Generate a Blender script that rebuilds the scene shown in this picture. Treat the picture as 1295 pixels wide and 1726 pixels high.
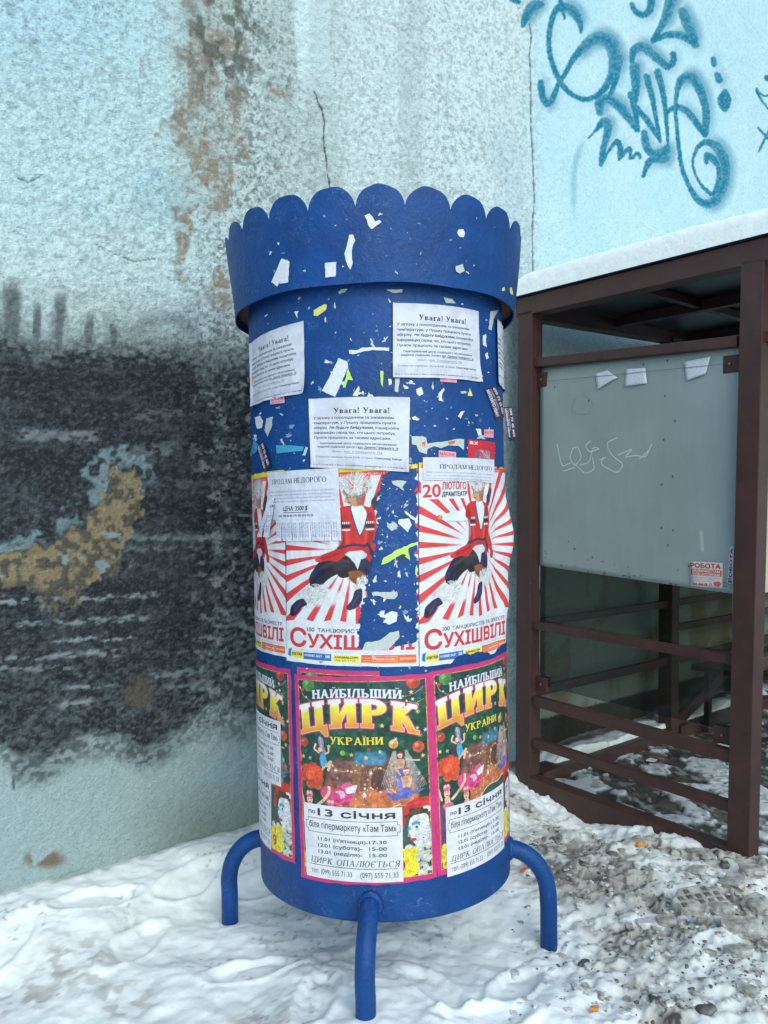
import bpy, bmesh, math, random
import numpy as np
from mathutils import Vector, Matrix
random.seed(7); rng = np.random.default_rng(7)
SC = bpy.context.scene
for _o in list(bpy.data.objects): bpy.data.objects.remove(_o)
COL = SC.collection
# ------------------------------------------------------------------ camera
F = 1370.0; CX, CY = 647.5, 863.0; EYE = 1.6; PITCH = math.radians(0.96)
cam_d = bpy.data.cameras.new('camera'); cam = bpy.data.objects.new('camera', cam_d); COL.objects.link(cam)
cam_d.sensor_fit = 'HORIZONTAL'; cam_d.sensor_width = 36; cam_d.lens = F / 1295 * 36
cam.location = (0, 0, EYE); cam.rotation_euler = (math.pi / 2 - PITCH, 0, 0)
cam_d.clip_start = 0.05; cam_d.clip_end = 500; SC.camera = cam
# ------------------------------------------------------------------ overcast light
SUN_EL, SUN_AZ = math.radians(38), math.radians(159)      # direction the light comes from: over the open street behind the camera
w = bpy.data.worlds.new('World'); SC.world = w; w.use_nodes = True
wn = w.node_tree; bg = wn.nodes['Background']
sky = wn.nodes.new('ShaderNodeTexSky'); sky.sky_type = 'NISHITA'; sky.sun_disc = False
sky.sun_elevation = SUN_EL; sky.sun_rotation = SUN_AZ
try: sky.air_density = 1.0; sky.dust_density = 1.5; sky.ozone_density = 1.0
except Exception: pass
_mx = wn.nodes.new('ShaderNodeMix'); _mx.data_type = 'RGBA'; _mx.blend_type = 'MULTIPLY'; _mx.inputs[0].default_value = 1.0; _mx.inputs[7].default_value = (0.90, 1.06, 1.0, 1)   # thin overcast: a touch greener than clear sky
wn.links.new(sky.outputs[0], _mx.inputs[6]); wn.links.new(_mx.outputs[2], bg.inputs[0]); bg.inputs[1].default_value = 0.15
sd = bpy.data.lights.new('sun', 'SUN'); sun = bpy.data.objects.new('sun', sd); COL.objects.link(sun)
sd.energy = 0.95; sd.angle = math.radians(50); sd.color = (0.97, 1.0, 0.965)
_d = Vector((math.sin(SUN_AZ) * math.cos(SUN_EL), math.cos(SUN_AZ) * math.cos(SUN_EL), math.sin(SUN_EL)))
sun.rotation_euler = _d.to_track_quat('Z', 'Y').to_euler(); sun.location = (0, -2, 8)
SC.view_settings.view_transform = 'Standard'; SC.view_settings.look = 'None'
SC.view_settings.exposure = 0.52; SC.view_settings.gamma = 1.0; SC.view_settings.use_curve_mapping = False

# ------------------------------------------------------------------ projection helpers (1295x1726 photo pixels <-> world)
cp, sp = math.cos(PITCH), math.sin(PITCH)
def ray(px, py):
    dx = (px - CX) / F; dz = -(py - CY) / F
    return Vector((dx, cp + sp * dz, dz * cp - sp))
def proj(X, Y, Z):
    Z = Z - EYE
    yc = Y * cp - Z * sp; zc = Y * sp + Z * cp
    return CX + F * X / yc, CY - F * zc / yc
def on_ground(px, py, z=0.05):
    r = ray(px, py); k = (z - EYE) / r.z
    return Vector((r.x * k, r.y * k, z))

def s2l(c):
    c = np.asarray(c, float) / 255.0
    return np.where(c <= 0.04045, c / 12.92, ((c + 0.055) / 1.055) ** 2.4)
def C(r, g, b): return tuple(float(v) for v in s2l((r, g, b))) + (1.0,)

# ------------------------------------------------------------------ noise
def _h(ix, iy, seed):
    n = (ix.astype(np.int64) * 374761393 + iy.astype(np.int64) * 668265263 + seed * 1442695041) & 0xFFFFFFFF
    n = ((n ^ (n >> 13)) * 1274126177) & 0xFFFFFFFF
    n = (n ^ (n >> 16)) & 0xFFFFFFFF
    return n.astype(np.float64) / 4294967295.0
def vn(x, y, seed=0):
    x0 = np.floor(x); y0 = np.floor(y); fx = x - x0; fy = y - y0
    fx = fx * fx * fx * (fx * (fx * 6 - 15) + 10); fy = fy * fy * fy * (fy * (fy * 6 - 15) + 10)
    a = _h(x0, y0, seed); b = _h(x0 + 1, y0, seed); c = _h(x0, y0 + 1, seed); d = _h(x0 + 1, y0 + 1, seed)
    return (a + (b - a) * fx) * (1 - fy) + (c + (d - c) * fx) * fy
def fbm(x, y, seed=0, o=4, g=0.5):
    s = 0; a = 1; t = 0
    for i in range(o):
        s = s + a * vn(x * 2 ** i + 17.3 * i, y * 2 ** i + 9.1 * i, seed + i); t += a; a *= g
    return s / t
def worley(x, y, seed=0):
    x0 = np.floor(x); y0 = np.floor(y); d1 = np.full(x.shape, 9.0); idv = np.zeros(x.shape)
    for i in (-1, 0, 1):
        for j in (-1, 0, 1):
            cx = x0 + i; cy = y0 + j
            d = np.hypot(cx + _h(cx, cy, seed) - x, cy + _h(cx, cy, seed + 5) - y)
            m = d < d1; d1 = np.where(m, d, d1); idv = np.where(m, _h(cx, cy, seed + 9), idv)
    return d1, idv
def sstep(a, b, x):
    t = np.clip((x - a) / (b - a), 0, 1); return t * t * (3 - 2 * t)
def mix(a, b, m): return a + (np.asarray(b) - a) * m[..., None]

# ------------------------------------------------------------------ object helpers
def tag(o, label=None, cat=None, group=None, kind=None):
    if label: o['label'] = label
    if cat: o['category'] = cat
    if group: o['group'] = group
    if kind: o['kind'] = kind
    return o
def empty(name, loc=(0, 0, 0), **k):
    o = bpy.data.objects.new(name, None); o.location = loc; COL.objects.link(o); o.empty_display_size = 0.1
    return tag(o, **k)
def obj(name, me, m=None, parent=None, **k):
    o = bpy.data.objects.new(name, me); COL.objects.link(o)
    if m is not None:
        me.materials.clear(); me.materials.append(m)
    if parent is not None:
        o.parent = parent; bpy.context.view_layer.update() if False else None
    return tag(o, **k)
def mesh(name, V, Fs, smooth=False):
    me = bpy.data.meshes.new(name); me.from_pydata([tuple(v) for v in V], [], Fs); me.update()
    if smooth: me.polygons.foreach_set('use_smooth', [True] * len(me.polygons))
    return me
def grid_mesh(name, P, keep=None, smooth=True, uv=None, col=None):
    """P: (ny, nx, 3) array; keep: (ny-1, nx-1) bool"""
    ny, nx = P.shape[:2]
    idx = np.arange(ny * nx).reshape(ny, nx)
    q = np.stack([idx[:-1, :-1], idx[:-1, 1:], idx[1:, 1:], idx[1:, :-1]], -1).reshape(-1, 4)
    if keep is not None: q = q[keep.reshape(-1)]
    used = np.zeros(ny * nx, bool); used[q.reshape(-1)] = True
    rem = np.cumsum(used) - 1; q = rem[q]
    V = P.reshape(-1, 3)[used]
    me = bpy.data.meshes.new(name)
    me.vertices.add(len(V)); me.vertices.foreach_set('co', V.astype(np.float32).reshape(-1))
    me.loops.add(q.size); me.loops.foreach_set('vertex_index', q.reshape(-1).astype(np.int32))
    me.polygons.add(len(q)); me.polygons.foreach_set('loop_start', np.arange(0, q.size, 4, dtype=np.int32))
    try: me.polygons.foreach_set('loop_total', np.full(len(q), 4, np.int32))
    except Exception: pass
    me.update(calc_edges=True)
    if smooth: me.polygons.foreach_set('use_smooth', np.ones(len(q), bool))
    if uv is not None:
        U = uv.reshape(-1, 2)[used][q.reshape(-1)]
        l = me.uv_layers.new(name='UVMap'); l.data.foreach_set('uv', U.astype(np.float32).reshape(-1))
    if col is not None:
        c = col.reshape(-1, 4)[used]
        a = me.color_attributes.new('Col', 'FLOAT_COLOR', 'POINT'); a.data.foreach_set('color', c.astype(np.float32).reshape(-1))
    me.validate()
    return me
def box_v(bm, c8):
    v = [bm.verts.new(p) for p in c8]
    for f in ((0, 3, 2, 1), (4, 5, 6, 7), (0, 1, 5, 4), (1, 2, 6, 5), (2, 3, 7, 6), (3, 0, 4, 7)):
        bm.faces.new([v[i] for i in f])
def bm_mesh(name, bm, bevel=0.0, smooth=False):
    if bevel: bmesh.ops.bevel(bm, geom=list(bm.edges), offset=bevel, segments=2, affect='EDGES', profile=0.6)
    bmesh.ops.recalc_face_normals(bm, faces=bm.faces[:])
    me = bpy.data.meshes.new(name); bm.to_mesh(me); bm.free()
    if smooth: me.polygons.foreach_set('use_smooth', [True] * len(me.polygons))
    return me
def tube(name, pts, r, n=20, caps=True, wob=0.0):
    pts = [Vector(p) for p in pts]; V = []; Fs = []
    up = None
    for i, p in enumerate(pts):
        t = (pts[min(i + 1, len(pts) - 1)] - pts[max(i - 1, 0)]).normalized()
        if up is None:
            up = t.cross(Vector((0, 0, 1)))
            if up.length < 1e-3: up = t.cross(Vector((1, 0, 0)))
            up.normalize()
        up = (up - t * up.dot(t)).normalized(); b = t.cross(up)
        rr = r[i] if isinstance(r, (list, tuple)) else r
        for k in range(n):
            a = 2 * math.pi * k / n
            V.append(p + (up * math.cos(a) + b * math.sin(a)) * (rr * (1 + wob * math.sin(3 * a + i * .7))))
    for i in range(len(pts) - 1):
        for k in range(n):
            a, b2 = i * n + k, i * n + (k + 1) % n
            Fs.append((a, b2, b2 + n, a + n))
    if caps:
        Fs.append(tuple(range(n))[::-1]); Fs.append(tuple(range((len(pts) - 1) * n, len(pts) * n)))
    return mesh(name, V, Fs, True)

# ------------------------------------------------------------------ materials
class NT:
    def __init__(s, name):
        s.m = bpy.data.materials.new(name); s.m.use_nodes = True; s.t = s.m.node_tree
        s.b = s.t.nodes['Principled BSDF']; s.out = s.t.nodes['Material Output']
    def n(s, typ, **k):
        x = s.t.nodes.new(typ)
        for a, v in k.items():
            if a.startswith('i_'):
                nm = a[2:].replace('_', ' '); x.inputs[nm].default_value = v
            else: setattr(x, a, v)
        return x
    def l(s, a, b): s.t.links.new(a, b)
    def noise(s, scale, detail=4, rough=0.55, coord=None, dist=0.0):
        x = s.n('ShaderNodeTexNoise', i_Scale=scale, i_Detail=detail, i_Roughness=rough, i_Distortion=dist)
        if coord is not None: s.l(coord, x.inputs['Vector'])
        return x.outputs['Fac']
    def ramp(s, f, stops):
        r = s.n('ShaderNodeValToRGB'); e = r.color_ramp.elements
        while len(e) < len(stops): e.new(0.5)
        for i, (p, c) in enumerate(stops):
            e[i].position = p; e[i].color = c if not isinstance(c, (int, float)) else (c, c, c, 1)
        s.l(f, r.inputs[0]); return r.outputs[0]
    def mixc(s, f, a, b, mode='MIX'):
        x = s.n('ShaderNodeMix', data_type='RGBA', blend_type=mode)
        for v, i in ((f, 0), (a, 6), (b, 7)):
            if hasattr(v, 'links') or hasattr(v, 'is_linked'): s.l(v, x.inputs[i])
            else: x.inputs[i].default_value = v
        return x.outputs[2]
    def bump(s, h, strength, dist, prev=None):
        b = s.n('ShaderNodeBump', i_Strength=strength, i_Distance=dist); s.l(h, b.inputs['Height'])
        if prev is not None: s.l(prev, b.inputs['Normal'])
        return b.outputs[0]
    def tc(s, w='Object'): return s.n('ShaderNodeTexCoord').outputs[w]
def setp(b, **k):
    for a, v in k.items(): b.inputs[a.replace('_', ' ')].default_value = v
def plain(name, c, rough=0.6, metal=0.0, nscale=30, namp=0.15, bumpd=0.0006):
    m = NT(name); co = m.tc(); f = m.noise(nscale, 5, 0.6, co)
    dark = tuple(v * (1 - namp) for v in c[:3]) + (1,); lite = tuple(min(1, v * (1 + namp)) for v in c[:3]) + (1,)
    m.l(m.ramp(f, [(0.3, dark), (0.7, lite)]), m.b.inputs['Base Color'])
    setp(m.b, Roughness=rough, Metallic=metal)
    if bumpd: m.l(m.bump(f, 0.5, bumpd), m.b.inputs['Normal'])
    return m.m
# ------------------------------------------------------------------ flat print: a small polygon rasteriser
def cover(E, W, H, ss=3):
    """E: (n,4) directed edges x0,y0,x1,y1 -> (H, W) coverage"""
    acc = np.zeros((H * ss, W + 2))
    x0, y0, x1, y1 = E[:, 0], E[:, 1] * ss, E[:, 2], E[:, 3] * ss
    sg = np.sign(y1 - y0); k = sg != 0
    x0, y0, x1, y1, sg = x0[k], y0[k], x1[k], y1[k], sg[k]
    ya = np.minimum(y0, y1); yb = np.maximum(y0, y1)
    ja = np.clip(np.ceil(ya - 0.5), 0, H * ss).astype(int); jb = np.clip(np.ceil(yb - 0.5), 0, H * ss).astype(int)
    n = jb - ja; k = n > 0
    if not k.any(): return np.zeros((H, W))
    x0, y0, x1, y1, sg, ja, n = x0[k], y0[k], x1[k], y1[k], sg[k], ja[k], n[k]
    r = np.repeat(np.arange(len(n)), n); j = np.arange(n.sum()) - np.repeat(np.cumsum(n) - n, n) + ja[r]
    x = x0[r] + (j + 0.5 - y0[r]) / (y1[r] - y0[r]) * (x1[r] - x0[r])
    x = np.clip(x, 0, W); ix = np.floor(x).astype(int); fr = x - ix
    np.add.at(acc, (j, ix), sg[r] * (1 - fr)); np.add.at(acc, (j, ix + 1), sg[r] * fr)
    c = np.clip(np.abs(np.cumsum(acc, 1)[:, :W]), 0, 1)
    return c.reshape(H, ss, W).mean(1)
def edges(P):
    P = np.asarray(P, float); Q = np.roll(P, -1, 0)
    if (P[:, 0] * Q[:, 1] - Q[:, 0] * P[:, 1]).sum() < 0: P = P[::-1]; Q = np.roll(P, -1, 0)
    return np.concatenate([P, Q], 1)
_tc = {}
def sans(s, bold=0.0, shear=0.0):
    k = (s, bold, shear)
    if k not in _tc:
        c = bpy.data.curves.new('t', 'FONT'); c.body = s; c.offset = bold; c.shear = shear; c.resolution_u = 3; c.fill_mode = 'NONE'
        o = bpy.data.objects.new('t', c); COL.objects.link(o)
        dg = bpy.context.evaluated_depsgraph_get(); ev = o.evaluated_get(dg); m = ev.to_mesh()
        v = np.empty(len(m.vertices) * 3); m.vertices.foreach_get('co', v); v = v.reshape(-1, 3)[:, :2]
        e = np.empty(len(m.edges) * 2, int); m.edges.foreach_get('vertices', e); e = np.sort(e.reshape(-1, 2), 1)
        k2 = (e[:, 1] - e[:, 0]) > 1; e[k2] = e[k2][:, ::-1]      # each contour keeps its own direction
        E = np.concatenate([v[e[:, 0]], v[e[:, 1]]], 1)
        ev.to_mesh_clear(); bpy.data.objects.remove(o); bpy.data.curves.remove(c)
        E = E / 0.727                       # cap height = 1
        x0 = min(E[:, 0].min(), E[:, 2].min()); E[:, [0, 2]] -= x0
        _tc[k] = (E, max(E[:, 0].max(), E[:, 2].max()))
    return _tc[k]
# --- a slab / roman letter set drawn from strokes (cap height 1)
def _q(x0, y0, x1, y1, w):               # diagonal of horizontal width w
    return [(x0 - w / 2, y0), (x0 + w / 2, y0), (x1 + w / 2, y1), (x1 - w / 2, y1)]
def _b(x0, y0, x1, y1): return [(x0, y0), (x1, y0), (x1, y1), (x0, y1)]
def _arc(cx, cy, rx, ry, a0, a1, T, t, n=20):
    A = np.radians(np.linspace(a0, a1, n)); wd = t + (T - t) * np.abs(np.cos(A)) ** 1.2
    o = np.stack([cx + rx * np.cos(A), cy + ry * np.sin(A)], 1)
    i = np.stack([cx + (rx - wd) * np.cos(A), cy + (ry - np.minimum(wd, t * 1.1 + 0 * wd)) * np.sin(A)], 1)
    return np.concatenate([o, i[::-1]])
def roman(ch, T=.17, t=.06, s=.05, o=.09):
    R = []; A = R.append
    def V(x, y0=0, y1=1, a=1, b=1, w=None):
        w = w or T; A(_b(x - w / 2, y0, x + w / 2, y1))
        if a: A(_b(x - w / 2 - o, y0, x + w / 2 + o, y0 + s))
        if b: A(_b(x - w / 2 - o, y1 - s, x + w / 2 + o, y1))
    L = o + T / 2; W = .9
    if ch in 'ИЙ': V(L); V(L + .55); A(_q(L + .03, .06, L + .52, .94, T * .75)); W = L * 2 + .55
    elif ch == 'Ц': V(L, b=1); V(L + .52); A(_b(L, 0, L + .66, max(s, t))); A([(L + .52, 0), (L + .52 + T, max(s, t)), (L + .55 + T, -.25), (L + .45 + T, -.25)]); W = L * 2 + .6
    elif ch == 'Р': V(L); A(_arc(L + .2, .73, .3 + T * .4, .27, -90, 90, T, t)); A(_b(L, 1 - t, L + .22, 1)); A(_b(L, .46, L + .22, .46 + t)); W = L + .6 + T * .3
    elif ch == 'К': V(L); A(_q(L, .45, L + .45, 1, t + .05)); A(_q(L + .18, .55, L + .5, 0, T)); A(_b(L + .3, 1 - s, L + .6, 1)); A(_b(L + .33, 0, L + .7, s)); W = L + .72
    elif ch == 'Н': V(L); V(L + .55); A(_b(L, .47, L + .55, .47 + max(t, .08))); W = 2 * L + .55
    elif ch == 'А': A(_q(.14, 0, .43, 1, t + .02)); A(_q(.45, 1, .74, 0, T)); A(_b(.22, .3, .66, .3 + t)); A(_b(0, 0, .28, s)); A(_b(.58, 0, .92, s)); W = .92
    elif ch == 'Б': V(L); A(_arc(L + .18, .28, .3 + T * .4, .28, -90, 90, T, t)); A(_b(L, 0, L + .2, t)); A(_b(L, .56 - t, L + .2, .56)); A(_b(L, 1 - t, L + .5, 1)); A(_b(L + .44, .78, L + .5, 1)); W = L + .6
    elif ch in 'ІЇ':
        V(L); W = 2 * L
        if ch == 'Ї': A(_b(L - .17, 1.08, L - .04, 1.2)); A(_b(L + .04, 1.08, L + .17, 1.2))
    elif ch == 'Л': A(_q(.12, .02, .32, 1, t + .03)); V(.68, b=1); A(_b(.24, 1 - max(s, t), .7, 1)); A(_b(0, 0, .24, max(s, t))); W = .68 + L
    elif ch == 'Ь': V(L); A(_arc(L + .18, .28, .3 + T * .4, .28, -90, 90, T, t)); A(_b(L, 0, L + .2, t)); A(_b(L, .56 - t, L + .2, .56)); W = L + .58
    elif ch == 'Ш': V(L); V(L + .38); V(L + .76); A(_b(L, 0, L + .76, max(s, t))); W = 2 * L + .76
    elif ch in 'У': A(_q(.16, 1, .44, .36, T)); A(_q(.3, .02, .7, 1, t + .03)); A(_b(0, 1 - s, .32, 1)); A(_b(.56, 1 - s, .84, 1)); A(_b(.16, 0, .36, .1)); W = .84
    elif ch == 'П': V(L); V(L + .55); A(_b(L, 1 - max(t, s), L + .55, 1)); W = 2 * L + .55
    elif ch == 'О': A(_arc(.42, .5, .42, .52, 0, 360, T, t, 40)); W = .86
    elif ch == 'Д': A(_q(.2, .05, .4, 1, t + .02)); A(_b(.66, .02, .66 + T, 1)); A(_b(.3, 1 - t, .68 + T, 1)); A(_b(.05, 0, .98, t)); A(_b(.04, -.18, .04 + t, t)); A(_b(.93, -.18, .93 + t, t)); W = 1.0
    elif ch == 'М': V(L, w=t + .02); V(L + .72); A(_q(L, 1, L + .34, .03, T)); A(_q(L + .36, 0, L + .68, 1, t)); W = 2 * L + .7
    elif ch == 'Е': V(L); A(_b(L, 1 - t, L + .48, 1)); A(_b(L, 0, L + .5, t)); A(_b(L, .47, L + .38, .47 + t)); A(_b(L + .43, .8, L + .48, 1)); A(_b(L + .45, 0, L + .5, .22)); W = L + .58
    elif ch == 'Г': V(L); A(_b(L, 1 - t, L + .46, 1)); A(_b(L + .4, .76, L + .46, 1)); W = L + .52
    elif ch == 'Ю': V(L); A(_arc(L + .56, .5, .34, .52, 0, 360, T, t, 40)); A(_b(L, .47, L + .28, .47 + t)); W = L + .95
    elif ch in 'ЄС': A(_arc(.42, .5, .4, .52, 50, 310, T, t, 34)); A(_b(.62, .74, .68, .98)); W = .76; (A(_b(.05, .47, .5, .47 + t)) if ch == 'Є' else None)
    elif ch == 'Т': V(.4, b=0); A(_b(.03, 1 - t, .77, 1)); A(_b(.03, .78, .08, 1)); A(_b(.72, .78, .77, 1)); W = .8
    elif ch == 'Я': V(.62); A(_arc(.46, .73, .36, .27, 90, 270, T, t)); A(_b(.42, 1 - t, .62, 1)); A(_b(.42, .46, .62, .46 + t)); A(_q(.15, 0, .45, .48, T)); A(_b(0, 0, .26, s)); W = .62 + L
    elif ch == 'В': V(L); A(_arc(L + .16, .75, .28 + T * .3, .25, -90, 90, T, t)); A(_arc(L + .18, .27, .32 + T * .3, .27, -90, 90, T, t)); A(_b(L, 1 - t, L + .2, 1)); A(_b(L, 0, L + .2, t)); A(_b(L, .5, L + .2, .5 + t)); W = L + .62
    elif ch == 'в': V(L, 0, .68); A(_arc(L + .12, .51, .2 + T * .3, .17, -90, 90, T * .9, t)); A(_arc(L + .14, .18, .22 + T * .3, .18, -90, 90, T * .9, t)); A(_b(L, .68 - t, L + .14, .68)); A(_b(L, 0, L + .16, t)); W = L + .5
    elif ch == 'а': A(_arc(.27, .45, .22, .24, 10, 170, T * .9, t)); A(_b(.49 - T * .9, .05, .49, .5)); A(_b(.45, 0, .56, .06)); A(_arc(.24, .2, .22, .21, 60, 330, T * .9, t)); W = .58
    elif ch == 'г': V(L, 0, .68); A(_b(L, .68 - t, L + .36, .68)); A(_b(L + .3, .5, L + .36, .68)); W = L + .4
    elif ch == '!': A([(L - T / 2, 1), (L + T / 2, 1), (L + .03, .28), (L - .03, .28)]); A(_arc(L, .08, T * .55, .09, 0, 360, T, T * .55, 16)); A(_b(L - T * .35, .02, L + T * .35, .14)); W = 2 * L
    elif ch == ' ': W = .38
    else:
        return None, 0
    if ch == 'Й': A(_arc(L + .28, 1.24, .2, .16, 190, 350, .1, .09, 14))
    return R, W
def slab(s, T=.17, t=.06, sf=.05, o=.09, gap=.04, shear=0.0, scale_caps=None):
    x = 0; out = []
    for i, ch in enumerate(s):
        R, W = roman(ch, T, t, sf, o); k = 1.0
        if R is None: continue
        if scale_caps and i > 0: k = scale_caps
        for p in R:
            p = np.asarray(p, float) * k
            Q = np.roll(p, -1, 0)                     # resample so that warps bend straight strokes
            f = np.linspace(0, 1, 5)[:-1][None, :, None]
            p = (p[:, None] * (1 - f) + Q[:, None] * f).reshape(-1, 2)
            p[:, 0] += x; p[:, 0] += p[:, 1] * shear
            out.append(edges(p))
        x += (W + gap) * k
    return np.concatenate(out), x - gap

def chaikin(P, closed, n=2):
    P = np.asarray(P, float)
    for _ in range(n):
        Q = np.roll(P, -1, 0) if closed else P[1:]; A = P if closed else P[:-1]
        R = np.stack([A * .83 + Q * .17, A * .17 + Q * .83], 1).reshape(-1, P.shape[1])
        P = R if closed else np.concatenate([P[:1], R, P[-1:]])
    return P
class Cv:
    def __init__(s, w, h, S=2.0, bg=(240, 240, 245)):
        s.w, s.h, s.S = w, h, S; s.W, s.H = int(w * S), int(h * S)
        s.a = np.ones((s.H, s.W, 3)) * np.array(bg, float)
    def blend(s, m, x0, y0, col, al):
        h, w = m.shape; sub = s.a[y0:y0 + h, x0:x0 + w]
        if callable(col):
            Y, X = np.mgrid[y0:y0 + h, x0:x0 + w]; c = col(X / s.S, Y / s.S)
        else: c = np.array(col, float)
        k = (m * al)[..., None]; sub[...] = sub * (1 - k) + c * k
    def E(s, E, col, al=1.0, blur=0):
        E = E * s.S
        lo = np.floor(np.minimum(E[:, :2].min(0), E[:, 2:].min(0))).astype(int) - 1 - blur * 3; hi = np.ceil(np.maximum(E[:, :2].max(0), E[:, 2:].max(0))).astype(int) + 2 + blur * 3
        x0, y0 = max(lo[0], 0), max(lo[1], 0); x1, y1 = min(hi[0], s.W), min(hi[1], s.H)
        if x1 <= x0 or y1 <= y0: return
        m = cover(E - np.array([x0, y0, x0, y0]), x1 - x0, y1 - y0)
        for _ in range(3 if blur else 0):
            for ax in (0, 1):
                c = np.cumsum(np.pad(m, [(blur + 1, blur) if a == ax else (0, 0) for a in (0, 1)], mode='edge'), ax)
                m = (c[2 * blur + 1:] - c[:-2 * blur - 1]) / (2 * blur + 1) if ax == 0 else (c[:, 2 * blur + 1:] - c[:, :-2 * blur - 1]) / (2 * blur + 1)
        s.blend(m, x0, y0, col, al)
    sm = False
    def poly(s, P, col, al=1.0, blur=0):
        if s.sm: P = chaikin(P, True)
        s.E(edges(P), col, al, blur)
    def rect(s, x0, y0, x1, y1, col, al=1.0, blur=0): s.poly([(x0, y0), (x1, y0), (x1, y1), (x0, y1)], col, al, blur)
    def ell(s, x, y, rx, ry, col, al=1.0, blur=0, rot=0, n=28):
        A = np.linspace(0, 2 * np.pi, n, endpoint=False); c, d = math.cos(rot), math.sin(rot)
        X = rx * np.cos(A); Y = ry * np.sin(A); s.poly(np.stack([x + X * c - Y * d, y + X * d + Y * c], 1), col, al, blur)
    def stroke(s, P, col, w=None, al=1.0, blur=0):
        out = []
        if s.sm and len(P) > 2 and len(P[0]) == 2: P = chaikin(P, False)
        for i in range(len(P) - 1):
            p, q = P[i], P[i + 1]; wp = p[2] if len(p) > 2 else w; wq = q[2] if len(q) > 2 else w
            d = np.array([q[0] - p[0], q[1] - p[1]], float); L = np.hypot(*d)
            if L < 1e-6: continue
            n = np.array([-d[1], d[0]]) / L; a = np.array(p[:2], float); b = np.array(q[:2], float)
            out.append(edges([a + n * wp / 2, b + n * wq / 2, b - n * wq / 2, a - n * wp / 2]))
            A = np.linspace(0, 2 * np.pi, 10, endpoint=False)
            out.append(edges(np.stack([b[0] + wq / 2 * np.cos(A), b[1] + wq / 2 * np.sin(A)], 1)))
        s.E(np.concatenate(out), col, al, blur)
    def text(s, txt, x, y, h, col, w=None, bold=0.0, shear=0.0, al=1.0, font='sans', rot=0.0, warp=None, align='l', hy=None, **k):
        """x,y: left end of the baseline; h: cap height; w: fitted width"""
        Ed, L = sans(txt, 0.0, shear) if font == 'sans' else slab(txt, shear=shear, **k)
        kx = (w / L) if w else h
        E = Ed.copy(); E[:, [0, 2]] *= kx; E[:, [1, 3]] *= -h
        if align == 'c': E[:, [0, 2]] -= L * kx / 2
        if warp is not None:
            E[:, 0], E[:, 1] = warp(E[:, 0], E[:, 1]); E[:, 2], E[:, 3] = warp(E[:, 2], E[:, 3])
        if rot:
            c, d = math.cos(rot), math.sin(rot)
            for i in (0, 2):
                X = E[:, i] * c - E[:, i + 1] * d; Y = E[:, i] * d + E[:, i + 1] * c; E[:, i] = X; E[:, i + 1] = Y
        E += np.array([x, y, x, y])
        if bold and font == 'sans':
            r = bold * h * .9
            E = np.concatenate([E] + [E + np.array([math.cos(a), math.sin(a)] * 2) * r for a in np.arange(8) * math.pi / 4])
        s.E(E, col, al)
        return E
    def halo(s, E, r, col, n=10):
        for i in range(n):
            a = 2 * math.pi * i / n; s.E(E + np.array([math.cos(a), math.sin(a)] * 2) * r, col)
    def grain(s, k=.35, q=3.0, seed=5):
        Y, X = np.mgrid[0:s.H, 0:s.W] / s.S
        s.a *= (1 + k * (fbm(X / q, Y / q, seed, 3) - .5))[..., None]
    def wear(s, seed=1, amp=6, folds=0):
        Y, X = np.mgrid[0:s.H, 0:s.W] / s.S
        s.a += ((fbm(X / 14, Y / 14, seed, 3) - .5) * amp)[..., None]
        s.a += (rng.random((s.H, s.W, 1)) - .5) * amp * .6
    def image(s, name):
        im = bpy.data.images.new(name, s.W, s.H, alpha=False)
        A = np.ones((s.H, s.W, 4), np.float32); A[..., :3] = np.clip(s.a[::-1] / 255, 0, 1)
        im.pixels.foreach_set(A.reshape(-1)); im.update()
        try: im.pack()
        except Exception: pass
        return im
def print_mat(name, im, rough=0.55, gain=.88, bumpd=0.0005):
    m = NT(name); t = m.n('ShaderNodeTexImage', image=im, extension='EXTEND', interpolation='Cubic')
    c = m.mixc(1.0, t.outputs[0], (gain, gain, gain, 1), 'MULTIPLY'); m.l(c, m.b.inputs['Base Color'])
    setp(m.b, Roughness=rough); m.b.inputs['Specular IOR Level'].default_value = 0.3
    co = m.tc(); b = m.bump(m.noise(60, 4, .6, co, 1.0), .5, bumpd); b = m.bump(m.noise(11, 4, .55, co, 1.6), .5, .007, b); m.l(b, m.b.inputs['Normal'])
    dirt = m.ramp(m.noise(16, 6, .7, co, .6), [(.36, (.80, .80, .79, 1)), (.56, (1, 1, 1, 1))]); c = m.mixc(.8, c, dirt, 'MULTIPLY'); m.l(c, m.b.inputs['Base Color'])
    return m.m
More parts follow.
